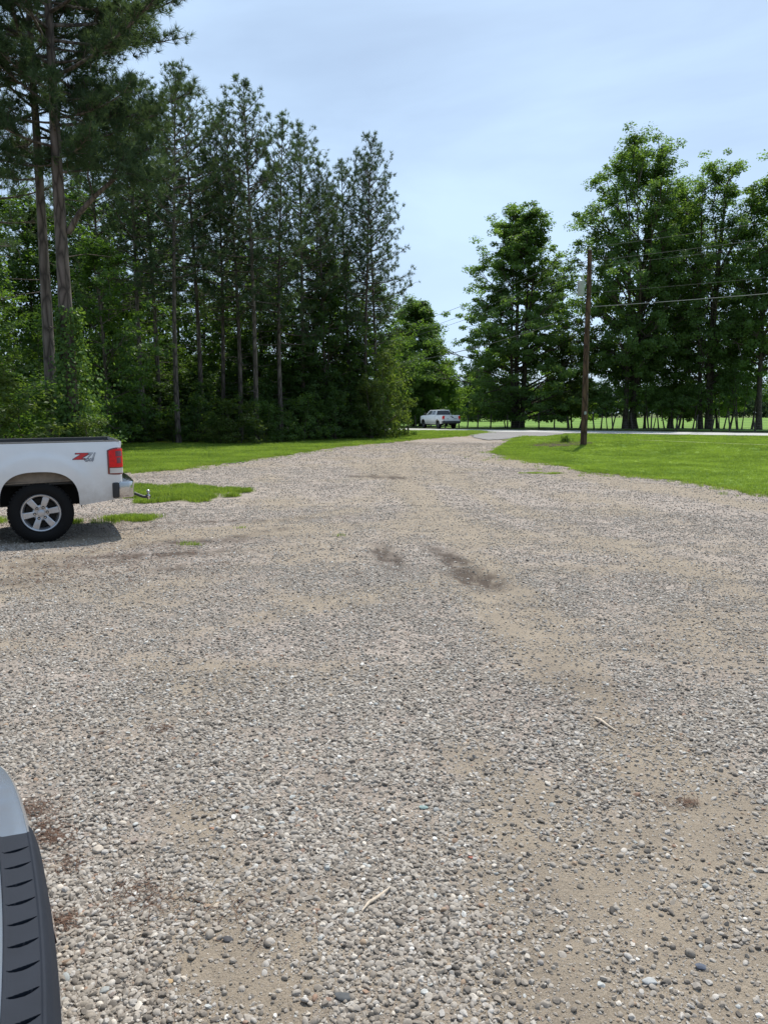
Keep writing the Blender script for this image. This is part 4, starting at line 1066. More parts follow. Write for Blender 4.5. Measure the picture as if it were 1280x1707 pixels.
def greenhouse(root, S, paint, x0, x1, x2, x3, z0, z1, y0, y1, split=None, glass='glass_clear', rear_glass='glass'):
    """x0,x3: rear / front at belt; x1,x2: rear / front at roof"""
    b = MB()
    v = [(x0, -y0, z0), (x3, -y0, z0), (x3, y0, z0), (x0, y0, z0), (x1, -y1, z1 - .04), (x2, -y1, z1 - .05), (x2, y1, z1 - .05), (x1, y1, z1 - .04)]
    b.add(v, [(3, 2, 1, 0), (0, 1, 5, 4), (1, 2, 6, 5), (2, 3, 7, 6), (3, 0, 4, 7), (4, 5, 6, 7)])
    cab = b.build('cab_top', paint, root, bevel=.045, ang=20, seg=3)
    bm = bmesh.new(); bm.from_mesh(cab.data)
    for q in bm.verts:
        if q.co.z > z1 - .09: q.co.z += .05 * (1 - (q.co.y / y1) ** 2) + .02 * (1 - ((q.co.x - (x1 + x2) / 2) / ((x2 - x1) / 2 + .1)) ** 2)
    bm.to_mesh(cab.data); bm.free()
    def face(A, B, C, D, u0, u1, w0, w1, off, name, mat):
        A, B, C, D = map(Vector, (A, B, C, D)); nrm = (B - A).cross(D - A).normalized()
        rows = []
        for i in range(7):
            row = []
            for j in range(5):
                u = u0 + (u1 - u0) * i / 6; w = w0 + (w1 - w0) * j / 4
                row.append(tuple(A.lerp(B, u).lerp(D.lerp(C, u), w) + nrm * off))
            rows.append(row)
        o = MB().grid(rows).build(name, M[mat], root, solid=-.004 if off > 0 else .004)
        return o
    for sy in (1, -1):
        A, B, C, D = ((x0, sy * y0, z0), (x3, sy * y0, z0), (x2, sy * y1, z1 - .05), (x1, sy * y1, z1 - .04))
        if sy == 1: A, B, C, D = B, A, D, C
        sp = split or [(.06, .46), (.50, .88)]
        for u0, u1 in sp:
            if sy == 1: u0, u1 = 1 - u1, 1 - u0
            face(A, B, C, D, u0, u1, .10, .86, .004, 'side_window', glass)
    face((x0, y0, z0), (x0, -y0, z0), (x1, -y1, z1 - .04), (x1, y1, z1 - .04), .07, .93, .10, .88, .004, 'rear_window', rear_glass)
    face((x3, -y0, z0), (x3, y0, z0), (x2, y1, z1 - .05), (x2, -y1, z1 - .05), .06, .94, .08, .92, .004, 'windscreen', rear_glass)

def pickup(name, loc, rz, label, D):
    root = empty(name, loc, rz); tag(root, label, 'pickup truck')
    T, N = D['tail'], D['nose']; rail = D['rail']; hood = D['hood']; bf = D['bed_front']; paint = M[D['paint']]
    S = dict(hw=D['hw'], tuck=.045, zb=.92, rail=rail, tail=T, nose=N, rc=.07, rn=.30, axles=(0, D['wb']), aw=D['aw'], az=D['az'], ah=D['ah'], an=D.get('an', 2.5))
    S['bottom'] = lambda x: D['bot'] + (.07 * min(1, max(0, (-.5 - x) / .5)) if x < 0 else 0) - (.05 if D['aw'] < x < D['wb'] - D['aw'] else 0)
    def top(x):
        if x < bf: return rail + D['rake'] * (-x)
        if x < D['cowl']: return rail
        t_ = (x - D['cowl']) / (N - D['cowl']); return rail - .02 - (rail - hood) * t_ ** 2
    S['top'] = top
    g = .004
    c1 = bf + .02; c2 = (bf + D['cowl']) / 2 + .08; c3 = D['cowl'] + .05
    vehicle_sides(root, S, paint, [('bed_side', T, bf - g), ('rear_door', c1 + g, c2 - g), ('front_door', c2 + g, c3 - g), ('front_fender', c3 + g, N)])
    W_ = S['width']
    # door handles, mirrors
    for sy in (1, -1):
        for xh in (c1 + .22, c2 + .2):
            MB().box((xh, sy * (W_(xh, 1.05) + .02), 1.08), (.20, .03, .035)).build('door_handle', M[D['handle']], root, bevel=.008)
        MB().box((c3 - .22, sy * (D['hw'] + .10), rail + .10), (.12, .22, .22)).box((c3 - .2, sy * (D['hw'] - .02), rail + .04), (.06, .1, .06)).build('mirror', M[D['mirror']], root, bevel=.03)
    # inner bed, tailgate, rails
    y_ = D['hw'] - .075
    MB().box(((T + bf) / 2 + .03, 0, .78), (bf - T - .10, 2 * y_, .04)).build('bed_floor', M['under'], root)
    for sy in (1, -1):
        MB().box(((T + bf) / 2 + .03, sy * (y_ - .03), (rail + .78) / 2), (bf - T - .12, .02, rail - .80)).build('bed_wall', paint, root)
        cap = []
        for i in range(12):
            x = T + .012 + (bf - T - .02) * i / 11
            w = W_(max(x, T + .07), rail); z = top(x) + .004
            cap.append([(x, sy * (w + .001), z - .004), (x, sy * (w + .002), z + .002), (x, sy * (w - .02), z + .008), (x, sy * (w - .12), z + .006), (x, sy * (w - .125), z - .04)])
        MB().grid(cap).build('rail_cap', M['black_plastic'], root, ang=50)
    MB().box((bf - .03, 0, (rail + .75) / 2), (.04, 2 * y_, rail - .75)).build('bed_front_wall', paint, root)
    tg = MB()
    zr = rail - D['rake'] * T
    pr = [(.80, .0), (.84, -.012), (1.0, -.016), (zr - .10, -.018), (zr - .03, -.030), (zr, -.022), (zr + .004, .03)]
    rows = []
    for i in range(15):
        yy = (D['hw'] - .15) * (-1 + 2 * i / 14)
        rows.append([(T + dx + .02 * (yy / D['hw']) ** 2, yy, z) for z, dx in pr])
    tg.grid(rows); tgo = tg.build('tailgate', paint, root, solid=.03, ang=30)
    MB().box((T - .022, 0, zr - .12), (.02, .26, .07)).build('tailgate_handle', M['black_plastic'], tgo, bevel=.01)
    # corner posts between side skin and tailgate
    for sy in (1, -1):
        MB().box((T + .035, sy * (D['hw'] - .105), (zr + .55) / 2 + .02), (.05, .10, zr - .60)).build('corner_post', paint, root, bevel=.008)
    # tail lights, following the body side and turning round the corner
    L = D['lamp']
    for sy in (1, -1):
        path = []
        xa = T + L['len']; rc = .07
        ss = [xa - (xa - T - rc) * k / 6 for k in range(7)]
        for x in ss: path.append((x, None))
        rowsR = []; 
        def pt(u, z, off):
            # u from 0 (front edge on the side) to 1 (inner edge on the rear)
            ls = L['len'] - rc; la = rc * PI / 2; lr = L['rear']; tot = ls + la + lr; d = u * tot
            w = W_(T + .2, z)
            if d < ls: return (xa - d, sy * (w + off), z)
            if d < ls + la:
                a = (d - ls) / rc; return (T + rc - (rc + off) * math.sin(a), sy * (w - rc + (rc + off) * math.cos(a)), z)
            return (T - off, sy * (w - rc - (d - ls - la)), z)
        def band(u0, u1, z0f, z1f, off, nm, mat, par, n=26, m=5):
            rows = []
            for i in range(n + 1):
                u = u0 + (u1 - u0) * i / n; a = z0f(u); b_ = z1f(u)
                rows.append([pt(u, a, 0.0)] + [pt(u, a + (b_ - a) * (.02 + .96 * j / m), off) for j in range(m + 1)] + [pt(u, b_, 0.0)])
            return MB().grid(rows).build(nm, M[mat], par, ang=30)
        z0, z1 = L['z0'], L['z1']
        topf = lambda u: z1 - .035 * (1 - min(1, u / .45)) ** 2
        botf = lambda u: z0 + .012 * (1 - min(1, u / .3)) ** 2
        hs = band(.0, 1, botf, topf, .010, 'tail_light', 'dark_red' if D['bezel'] else 'red_lens', root)
        mid = z0 + (z1 - z0) * .27
        band(.07, .96, lambda u: mid, lambda u: topf(u) - .016, .016, 'red_lens', 'red_lens', hs)
        band(.09, .96, lambda u: z0 + .022, lambda u: mid - .006, .016, 'reverse_lens', 'clear_lens', hs)
        if D['bezel']:
            band(.36, .62, lambda u: z1 - .12, lambda u: z1 - .045, .0175, 'bulb_shadow', 'dark_red', hs, 8, 3)
            band(.40, .56, lambda u: mid + .055, lambda u: mid + .135, .0175, 'bulb_shadow', 'dark_red', hs, 8, 3)
    # bumper
    B = D['bumper']
    z0, z1 = B['z0'], B['z1']; hw = D['hw']
    def plan(off=0.0): return [(T + .055, hw - .0 + off), (T - .09, hw - .005 + off), (T - .135 - off, hw - .05), (T - .16 - off, hw - .18), (T - .175 - off, .3), (T - .175 - off, -.3), (T - .16 - off, -hw + .18), (T - .135 - off, -hw + .05), (T - .09, -hw + .005 - off), (T + .055, -hw - off)]
    MB().prism(plan(), 'z', z0, z1).build('rear_bumper', M[B['mat']], root, bevel=.018, ang=25, seg=3)
    MB().prism([(T - .0, hw - .03), (T - .09, hw - .03), (T - .14, hw - .2), (T - .155, -.0), (T - .14, -hw + .2), (T - .09, -hw + .03), (T, -hw + .03)], 'z', z1 + .001, z1 + .012).build('bumper_step', M[B['step']], root, bevel=.004)
    for sy in (1, -1):
        MB().box((T + .093, sy * (hw - .012), (z0 + z1) / 2 - .005), (.085, .06, z1 - z0 - .01)).build('bumper_end_cap', M['black_plastic'], root, bevel=.02, seg=3)
    MB().box((T - .02, 0, z0 - .03), (.25, .08, .08)).box((T - .06, 0, z0 + .01), (.06, .9, .05)).build('hitch_receiver', M['under'], root, bevel=.006)
    if D['hitch']:
        hb = MB().tube([(T - .10, 0, z0 - .03), (T - .24, 0, z0 - .045), (T - .36, 0, z0 - .10), (T - .47, 0, z0 - .11)], .022, 8).build('ball_mount', M['black_plastic'], root)
        MB().lathe([(0, -.05), (.024, -.05), (.026, -.01), (.032, 0), (.03, .018), (.014, .024), (.013, .04), (.024, .052), (.027, .068), (.022, .084), (.010, .094), (0, .096)], (T - .44, 0, z0 - .09), 'z', 16).build('hitch_ball', M['chrome'], hb)
    # underbody
    ub = MB(); ub.box(((T + N) / 2, 0, .60), (N - T - .5, 1.10, .16)).box(((bf + D['cowl']) / 2 + .1, 0, .72), (D['cowl'] - bf + .3, 2 * hw - .16, .5))
    ub.box((D['cowl'] + .75, 0, .80), (.9, 1.2, .5)); ub.tube([(0, -.7, .39), (0, .7, .39)], .05, 8); ub.tube([(D['wb'], -.7, .39), (D['wb'], .7, .39)], .05, 8)
    ub.lathe([(0, -.14), (.13, -.12), (.15, 0), (.13, .12), (0, .14)], (0, 0, .40), 'x', 14)
    ub.build('underbody', M['under'], root)
    for xc in (0, D['wb']):
        for sy in (1, -1):
            a, b_ = D['aw'] + .03, D['ah'] + .03
            lin = []
            for k in range(25):
                w = PI * k / 24; u = math.cos(w)
                x = xc + a * u; z = D['az'] + b_ * (1 - abs(u) ** 2.5) ** .4 if abs(u) < 1 else D['az']
                lin.append([(x, sy * (hw - .05), z), (x, sy * .55, z)])
            lin = [[(lin[0][0][0], sy * (hw - .05), .42), (lin[0][0][0], sy * .55, .42)]] + lin + [[(lin[-1][0][0], sy * (hw - .05), .42), (lin[-1][0][0], sy * .55, .42)]]
            mbx = MB().grid(lin); mbx.box((xc, sy * .54, .62), (2 * a, .01, .34)); mbx.build('wheel_well', M['under'], root)
            if xc == 0:
                MB().grid([[(xc - a + .01, sy * .908, .80), (xc - a + .01, sy * .900, D['az'] + b_)], [(xc + a, sy * .908, .785), (xc + a, sy * .900, D['az'] + b_)]]).box((xc, sy * .914, .795), (2 * a - .02, .012, .014), Matrix.Rotation(-.026 * -1, 3, 'Y')).build('bed_underside', M['liner'], root)
    for xc in (0, D['wb']):
        for sy in (1, -1):
            make_wheel(root, xc, sy * (hw - .045), D['tyre'], sy, D['rim'], D['spoke_a'], D['rim_mat'], D['detail'])
    # cab
    greenhouse(root, S, paint, bf + .04, bf + .16, D['cowl'] - .55, D['cowl'] + .10, rail - .012, D['roof'], hw - .055, hw - .27, [(.05, .42), (.46, .84)])
    MB().tube([(bf + .30, -.30, D['roof'] + .012), (bf + .30, .30, D['roof'] + .012)], .018, 6).build('roof_lamp', M['clear_lens'], root)
    # bonnet and front
    rows = []
    for i in range(12):
        x = D['cowl'] + .02 + (N - D['cowl'] - .04) * i / 11
        w = W_(x, top(x)) - .03
        rows.append([(x, w * q, top(x) + .045 * (1 - q * q) + (.025 if abs(q) < .55 else 0)) for q in np.linspace(-1, 1, 15)])
    MB().grid(rows).build('bonnet', paint, root, ang=40)
    MB().prism([(N - .32, hw - .03), (N - .06, hw - .20), (N + .01, .35), (N + .01, -.35), (N - .06, -hw + .20), (N - .32, -hw + .03)], 'z', .50, hood - .01).build('front_panel', paint, root, bevel=.03)
    MB().box((N + .01, 0, hood - .20), (.03, 1.0, .26)).build('grille', M['black_plastic'], root, bevel=.01)
    for sy in (1, -1):
        MB().box((N - .10, sy * (hw - .20), hood - .16), (.16, .26, .16)).build('headlight', M['clear_lens'], root, bevel=.03)
    MB().prism([(N - .35, hw - .0), (N + .0, hw - .14), (N + .09, .4), (N + .09, -.4), (N, -hw + .14), (N - .35, -hw + .0)], 'z', .42, .68).build('front_bumper', M[B['mat']], root, bevel=.03, seg=3)
    return root, S

# white pickup on the left
GD = dict(tail=-1.03, nose=4.60, wb=3.64, hw=.985, rail=1.305, rake=.012, hood=1.16, bed_front=.80, cowl=3.12, roof=1.87, aw=.475, az=.50, ah=.435, an=2.7, bot=.475, paint='white_paint', handle='white_paint',
          mirror='black_plastic', lamp=dict(len=.185, rear=.07, z0=.87, z1=1.235), bezel=True, bumper=dict(z0=.555, z1=.775, mat='chrome', step='chrome'), hitch=True, tyre=.392, rim=.235, spoke_a=-10, rim_mat='alloy', detail=True)
ga = R(24)
gx, gy = gp(72, 905)
side_n = Vector((math.sin(ga), -math.cos(ga)))                   # outward normal of its left side
org = Vector((gx, gy)) - side_n * (GD['hw'] - .045)
truck, TS = pickup('pickup_truck', (org.x, org.y, float(hlot(gx, gy)) + .0), PI + ga, 'white pickup truck with silver six spoke wheels parked on the gravel at the left edge', GD)
# decal on the bed side: Z71 over 4X4
def text_mesh(txt, size, offset=0.0, shear=0.0, bold=False):
    cu = bpy.data.curves.new('lettering', 'FONT'); cu.body = txt; cu.size = size; cu.offset = offset; cu.shear = shear; cu.resolution_u = 3
    ob = bpy.data.objects.new('lettering', cu); COL.objects.link(ob)
    bpy.context.view_layer.update()
    me = bpy.data.meshes.new_from_object(ob.evaluated_get(bpy.context.evaluated_depsgraph_get()))
    bpy.data.objects.remove(ob); return me
def decal(txt, size, off, mat, x, z, d, sx=1.0, shear=.35, parent=truck, S=TS, name='decal'):
    me = text_mesh(txt, size, off, shear); me.materials.clear(); me.materials.append(mat)
    for v in me.vertices:
        # local text x grows towards the tail on the left side
        X = x - v.co.x * sx; Z = z + v.co.y
        v.co = (X, S['width'](X, Z) + d, Z)
    return link(name, me, parent)
zb_ = MB()
def zpoly(P, mat, d):
    me = bpy.data.meshes.new('decal')
    me.from_pydata([(x, TS['width'](x, z) + d, z) for x, z in P], [], [tuple(range(len(P)))]); me.materials.append(mat)
    return link('decal', me, truck)
zx, zz = -.435, 1.085
def P(L): return [(zx - a, zz + b) for a, b in L]
zpoly(P([(.012, .088), (.215, .088), (.215, .078), (.105, .016), (.140, .016), (.140, -.004), (-.022, -.004), (-.022, .008), (.075, .066), (.012, .066)]), M['decal_dark'], .0022)
zpoly(P([(.020, .083), (.190, .083), (.085, .011), (.128, .011), (.128, .001), (-.010, .001), (-.010, .006), (.090, .071), (.020, .071)]), M['decal_red'], .0034)
zpoly(P([(.020, .083), (.06, .071), (.16, .083)]), M['decal_red'], .0038)
decal('71', .105, .0035, M['decal_dark'], zx - .150, zz + .012, .0040, 1.05)
decal('71', .105, -.0015, M['decal_white'], zx - .150, zz + .012, .0052, 1.05)
decal('4X4', .058, .003, M['decal_dark'], zx - .118, zz - .026, .0064, 1.15)
decal('4X4', .058, -.0012, M['decal_white'], zx - .118, zz - .026, .0076, 1.15)

# white pickup on the road
FD = dict(tail=-1.22, nose=4.60, wb=3.66, hw=1.0, rail=1.40, rake=.01, hood=1.27, bed_front=.62, cowl=3.05, roof=1.97, aw=.47, az=.52, ah=.46, bot=.50, paint='white_far', handle='white_far',
          mirror='black_plastic', lamp=dict(len=.12, rear=.14, z0=.93, z1=1.33), bezel=False, bumper=dict(z0=.58, z1=.80, mat='black_plastic', step='black_plastic'), hitch=False, tyre=.405, rim=.25, spoke_a=0, rim_mat='alloy_dark', detail=False)
ft, FS = pickup('pickup_truck', (6.45, 79.3, .055), PI / 2 + R(21), 'small distant white pickup truck with dark wheels driving away on the road', FD)
MB().lathe([(0, 0), (.10, 0), (.10, .012), (0, .012)], (0, 0, 0), 'x', 20).build('badge', M['decal_dark'], ft).location = (FD['tail'] - .045, -.12, 1.17)
for o in ft.children:
    if o.name.startswith('badge'): o.scale = (1, 1.2, .55)
MB().box((FD['tail'] - .033, .42, 1.04), (.02, .15, .03)).box((FD['tail'] - .036, -.42, 1.04), (.02, .42, .03)).build('lettering', M['decal_dark'], ft)

# ------------------------------------------------------------------ the car whose rear bumper shows bottom left
SX = Vector((-.710, 1.375)); ca_ = math.atan2(-.44, -.90)
suv = empty('parked_car', (SX.x, SX.y, float(hlot(SX.x, SX.y))), ca_); tag(suv, 'steel blue car at the bottom left corner, its rear bumper with ribbed grey step pad', 'car')
plan_pts = [(.0, .042), (.12, .041), (.25, .037), (.45, .027), (.62, .012), (.78, -.008), (.88, -.030), (.945, -.056), (.985, -.11), (1.005, -.20), (1.012, -.38), (1.015, -.54)]
def plan_fn(t):
    a = np.array(plan_pts); return float(np.interp(abs(t), a[:, 0], a[:, 1]))
PP = [(-p[0], p[1]) for p in plan_pts[::-1]] + plan_pts[1:]
# smooth resample
def resample(P_, n):
    P_ = np.array(P_); d = np.hypot(*np.diff(P_, axis=0).T); c = np.concatenate([[0], np.cumsum(d)]); s = np.linspace(0, c[-1], n)
    Q = np.stack([np.interp(s, c, P_[:, 0]), np.interp(s, c, P_[:, 1])], 1)
    for _ in range(10): Q[1:-1] = Q[1:-1] * .5 + (Q[:-2] + Q[2:]) * .25
    return Q
Q = resample(PP, 140)
def sweep(prof, name, mat, i0=0, i1=None, par=suv, ang=40):
    """prof: (inward offset d, z) swept along the bumper plan; local x forward = -n, y = -t"""
    rows = []; i1 = i1 or len(Q)
    for i in range(i0, i1):
        tg = Q[min(i + 1, len(Q) - 1)] - Q[max(i - 1, 0)]; tg = tg / np.hypot(*tg); nr = np.array([-tg[1], tg[0]])      # outward in (t, n)
        if nr[1] < 0 and abs(nr[1]) > .2: nr = -nr
        low = .058 if abs(Q[i][0]) < .425 else 0
        rows.append([(-(Q[i][1] - nr[1] * p[0]), -(Q[i][0] - nr[0] * p[0]), p[1] - (low if len(p) > 2 else 0)) for p in prof])
    return MB().grid(rows).build(name, mat, par, ang=ang)
sweep([(.13, .70), (.105, .668), (.092, .652), (.079, .651), (.077, .651, 1), (.05, .649, 1), (.014, .646, 1), (.010, .643), (.008, .640), (.001, .628), (-.004, .60), (-.012, .55), (-.020, .50), (-.018, .445), (-.002, .44)], 'bumper_cover', M['blue_paint'])
sweep([(.0, .442), (-.020, .436), (-.022, .40), (-.010, .33), (.03, .27), (.12, .24)], 'lower_cladding', M['black_plastic'])
def in_t(t0, t1): return [i for i in range(len(Q)) if t0 <= Q[i][0] <= t1]
def make_pad():
    t0, t1 = -.445, .452; n_ = 640; m_ = 44; rows = []
    slots = [.372, .300, .224, .152, .080, .008, -.064, -.136, -.208, -.28, -.352]
    Qn = np.interp
    for i in range(n_ + 1):
        t = t0 + (t1 - t0) * i / n_; base = float(np.interp(t, Q[:, 0], Q[:, 1])); row = []
        for j in range(m_ + 1):
            w = j / m_; d = .078 - .075 * w; zz_ = .656 - .004 * w
            if w > .93: zz_ -= .006 * ((w - .93) / .07) ** 2
            e = min(i, n_ - i) / 6
            if e < 1: zz_ -= .005 * (1 - e) ** 2
            # recessed tray with a raised rim
            inn = min(1, max(0, (w - .08) / .04)) * min(1, max(0, (.89 - w) / .03))
            zz_ -= .0022 * inn
            for s_ in slots:
                u = (w - .46) / .38
                if abs(u) < 1:
                    c = s_ - .010 * (1 - u * u) * .6 + .014 * (w - .46)
                    hgt_ = .0052 * (1 - u * u)
                    k = (t - c) / max(hgt_, 1e-4)
                    if -1 < k < 1: zz_ -= .055 * (1 - abs(k) ** 4) * (1 - u * u) ** .5
            row.append((-(base - d), -t, zz_))
        rows.append(row)
    return MB().grid(rows).build('step_pad', M['pad'], suv, ang=55)
make_pad()
# seam between pad and painted corner, reflector, body behind
Qr = in_t(.17, .34)
rows = []
for i in Qr:
    rows.append([(-(Q[i][1] + .008), -Q[i][0], .565), (-(Q[i][1] + .016), -Q[i][0], .558), (-(Q[i][1] + .0235), -Q[i][0], .515), (-(Q[i][1] + .014), -Q[i][0], .510)])
MB().grid(rows).build('reflector', M['dark_red'], suv)
# black lower face of the bumper below the pad, between the painted corners
idx = in_t(-.52, .52)
sweep([(.004, .6345), (-.004, .622), (-.010, .60), (-.0165, .575)], 'bumper_trim', M['pad'], idx[0], idx[-1] + 1)
# SUV body
SD = dict(hw=.93, tuck=.06, zb=.75, rail=1.02, tail=.10, nose=4.55, rc=.26, rn=.40, axles=(.95, 3.62), aw=.40, az=.36, ah=.39, an=2.2)
SD['bottom'] = lambda x: .60 if x < .45 else .32
SD['top'] = lambda x: 1.02 if x < 3.2 else 1.02 - .12 * ((x - 3.2) / 1.35) ** 2
vehicle_sides(suv, SD, M['blue_paint'], [('rear_quarter', .10, 1.20), ('rear_door', 1.21, 2.14), ('front_door', 2.15, 3.19), ('front_fender', 3.20, 4.55)])
rows = []
for i in range(21):
    y = -.80 + 1.6 * i / 20; c = .10 + .10 * (abs(y) / .8) ** 3
    rows.append([(c + .015, y, .672), (c + .0, y, .70), (c - .006, y, .85), (c + .01, y, 1.0), (c + .05, y, 1.04)])
tgt = MB().grid(rows).build('tailgate', M['blue_paint'], suv, solid=.02)
greenhouse(suv, SD, M['blue_paint'], .16, .55, 2.55, 3.30, 1.0, 1.62, .86, .62, [(.04, .26), (.30, .58), (.61, .86)])
for sy in (1, -1):
    MB().box((.20, sy * .80, .90), (.16, .16, .18)).build('tail_light', M['red_lens'], suv, bevel=.04, seg=3)
    MB().box((3.0, sy * 1.0, 1.06), (.14, .18, .13)).build('mirror', M['blue_paint'], suv, bevel=.03)
    for xc in (.95, 3.62): make_wheel(suv, xc, sy * .90, .35, sy, .225, 10, 'alloy', False, .22)
MB().box((2.4, 0, .50), (3.6, 1.5, .36)).build('underbody', M['under'], suv)
rows = []
for i in range(12):
    x = 3.22 + 1.30 * i / 11; w = SD['width'](x, SD['top'](x)) - .03
    rows.append([(x, w * q, SD['top'](x) + .05 * (1 - q * q)) for q in np.linspace(-1, 1, 13)])
MB().grid(rows).build('bonnet', M['blue_paint'], suv)
MB().prism([(4.2, .86), (4.48, .6), (4.57, .2), (4.57, -.2), (4.48, -.6), (4.2, -.86)], 'z', .30, .90).build('front_bumper', M['blue_paint'], suv, bevel=.05, seg=3)

# ------------------------------------------------------------------ stuff: pebbles, grass, litter (geometry-node instances)
def instancer(name, pts, rot, scl, idx, protos_col, label, nm_mat=None):
    me = bpy.data.meshes.new(name); n_ = len(pts)
    me.vertices.add(n_); me.vertices.foreach_set('co', np.asarray(pts, np.float32).ravel())
    for k, ty, a in (('rot', 'FLOAT_VECTOR', rot), ('scl', 'FLOAT_VECTOR', scl)):
        at_ = me.attributes.new(k, ty, 'POINT'); at_.data.foreach_set('vector', np.asarray(a, np.float32).ravel())
    at_ = me.attributes.new('pick', 'INT', 'POINT'); at_.data.foreach_set('value', np.asarray(idx, np.int32))
    o = link(name, me); tag(o, label, name.replace('_', ' '), kind='stuff')
    ng = bpy.data.node_groups.new(name + '_nodes', 'GeometryNodeTree')
    ng.interface.new_socket('Geometry', in_out='INPUT', socket_type='NodeSocketGeometry'); ng.interface.new_socket('Geometry', in_out='OUTPUT', socket_type='NodeSocketGeometry')
    N_, L_ = ng.nodes, ng.links
    gi = N_.new('NodeGroupInput'); go = N_.new('NodeGroupOutput'); ip = N_.new('GeometryNodeInstanceOnPoints'); ci = N_.new('GeometryNodeCollectionInfo')
    ci.inputs['Collection'].default_value = protos_col; ci.inputs['Separate Children'].default_value = True; ci.inputs['Reset Children'].default_value = True
    def attr(nm, ty):
        a = N_.new('GeometryNodeInputNamedAttribute'); a.data_type = ty; a.inputs['Name'].default_value = nm; return a.outputs['Attribute']
    L_.new(gi.outputs[0], ip.inputs['Points']); L_.new(ci.outputs[0], ip.inputs['Instance']); ip.inputs['Pick Instance'].default_value = True
    L_.new(attr('pick', 'INT'), ip.inputs['Instance Index'])
    e2r = N_.new('FunctionNodeEulerToRotation'); L_.new(attr('rot', 'FLOAT_VECTOR'), e2r.inputs[0]); L_.new(e2r.outputs[0], ip.inputs['Rotation'])
    L_.new(attr('scl', 'FLOAT_VECTOR'), ip.inputs['Scale']); L_.new(ip.outputs[0], go.inputs[0])
    md = o.modifiers.new('instances', 'NODES'); md.node_group = ng
    return o
# pebbles
pc = bpy.data.collections.new('pebble_shapes')
rp_ = rng_(901)
for k in range(9):
    bm = bmesh.new(); bmesh.ops.create_icosphere(bm, subdivisions=2, radius=1.0)
    A = rp_.normal(size=(5, 3)); A /= np.linalg.norm(A, axis=1)[:, None]; lim = rp_.uniform(.42, .82, 5)
    for v in bm.verts:
        p = np.array(v.co)
        if k % 5:                                         # broken faces
            for a, l_ in zip(A, lim):
                dd = p @ a
                if dd > l_: p = p - a * (dd - l_) * .92
        p = p * (1 + .07 * math.sin(3 * p[0] + k) * math.cos(2.3 * p[1] + 2 * k))
        v.co = p * np.array([1.0, .78, .60])
    me = bpy.data.meshes.new('pebble'); bm.to_mesh(me); bm.free()
    me.polygons.foreach_set('use_smooth', [True] * len(me.polygons)); me.set_sharp_from_angle(angle=R(24)); me.materials.append(M['stone'])
    link('pebble', me, None, pc)
def excluded(x, y):
    e = in_poly(x, y, LAWN_L) | in_poly(x, y, LAWN_R) | in_poly(x, y, PATCH) | in_poly(x, y, APRON)
    return e
def pebbles():
    r = rng_(902); out = []
    # r0, r1, tries per m2, min and max radius (m)
    for r0, r1, dens, a_, b_ in ((1.45, 3.0, 42000, .0019, .0155), (3.0, 5.0, 20000, .0029, .0160), (5.0, 8.5, 6800, .0045, .0150), (8.5, 14, 1700, .0070, .0160), (14, 24, 420, .0105, .0185), (24, 44, 130, .015, .024)):
        half = R(68) if r0 < 8 else R(46)
        n = int(dens * half * (r1 ** 2 - r0 ** 2))
        rad = np.sqrt(r.uniform(r0 ** 2, r1 ** 2, n)); an = r.uniform(-half, half, n)
        x = rad * np.sin(an); y = rad * np.cos(an)
        k0 = r.uniform(0, 1, n) < np.clip(1 - (np.abs(an) - R(38)) / R(34), .30, 1)
        x, y, rad, an = x[k0], y[k0], rad[k0], an[k0]; n = len(x)
        s = sandy(x, y); clump = fbm(x, y, .22, 77, 3)
        size = a_ * (b_ / a_) ** (r.uniform(0, 1, n) ** 2.4)
        big = (size - a_) / (b_ - a_)
        keep = r.uniform(0, 1, n) < np.clip(1.15 - .72 * s, .46, 1) * np.clip((clump - .26) * 3.4, .34, 1) * (1 - .80 * big * np.clip(s * 1.3 - .2, 0, 1)) * (1 - .9 * damp(x, y))
        keep &= ~excluded(x, y)
        out.append(np.stack([x[keep], y[keep], size[keep]], 1))
    # a few bigger stones
    n = 1500; rad = np.sqrt(r.uniform(1.6 ** 2, 9 ** 2, n)); an = r.uniform(-.66, .66, n); x = rad * np.sin(an); y = rad * np.cos(an)
    k = (r.uniform(0, 1, n) > sandy(x, y) * .9); out.append(np.stack([x[k], y[k], r.uniform(.011, .0185, k.sum())], 1))
    Q_ = np.concatenate(out); n = len(Q_)
    z = hlot(Q_[:, 0], Q_[:, 1]) + Q_[:, 2] * r.uniform(-.1, .42, n)
    rot = np.stack([r.normal(size=n) * .35, r.normal(size=n) * .35, r.uniform(0, 6.28, n)], 1)
    sc = Q_[:, 2:3] * r.uniform(.75, 1.3, (n, 3))
    print('pebbles', n)
    instancer('gravel', np.stack([Q_[:, 0], Q_[:, 1], z], 1), rot, sc, r.randint(0, 9, n), pc, 'loose grey and tan pebbles strewn over the sandy lot')
pebbles()
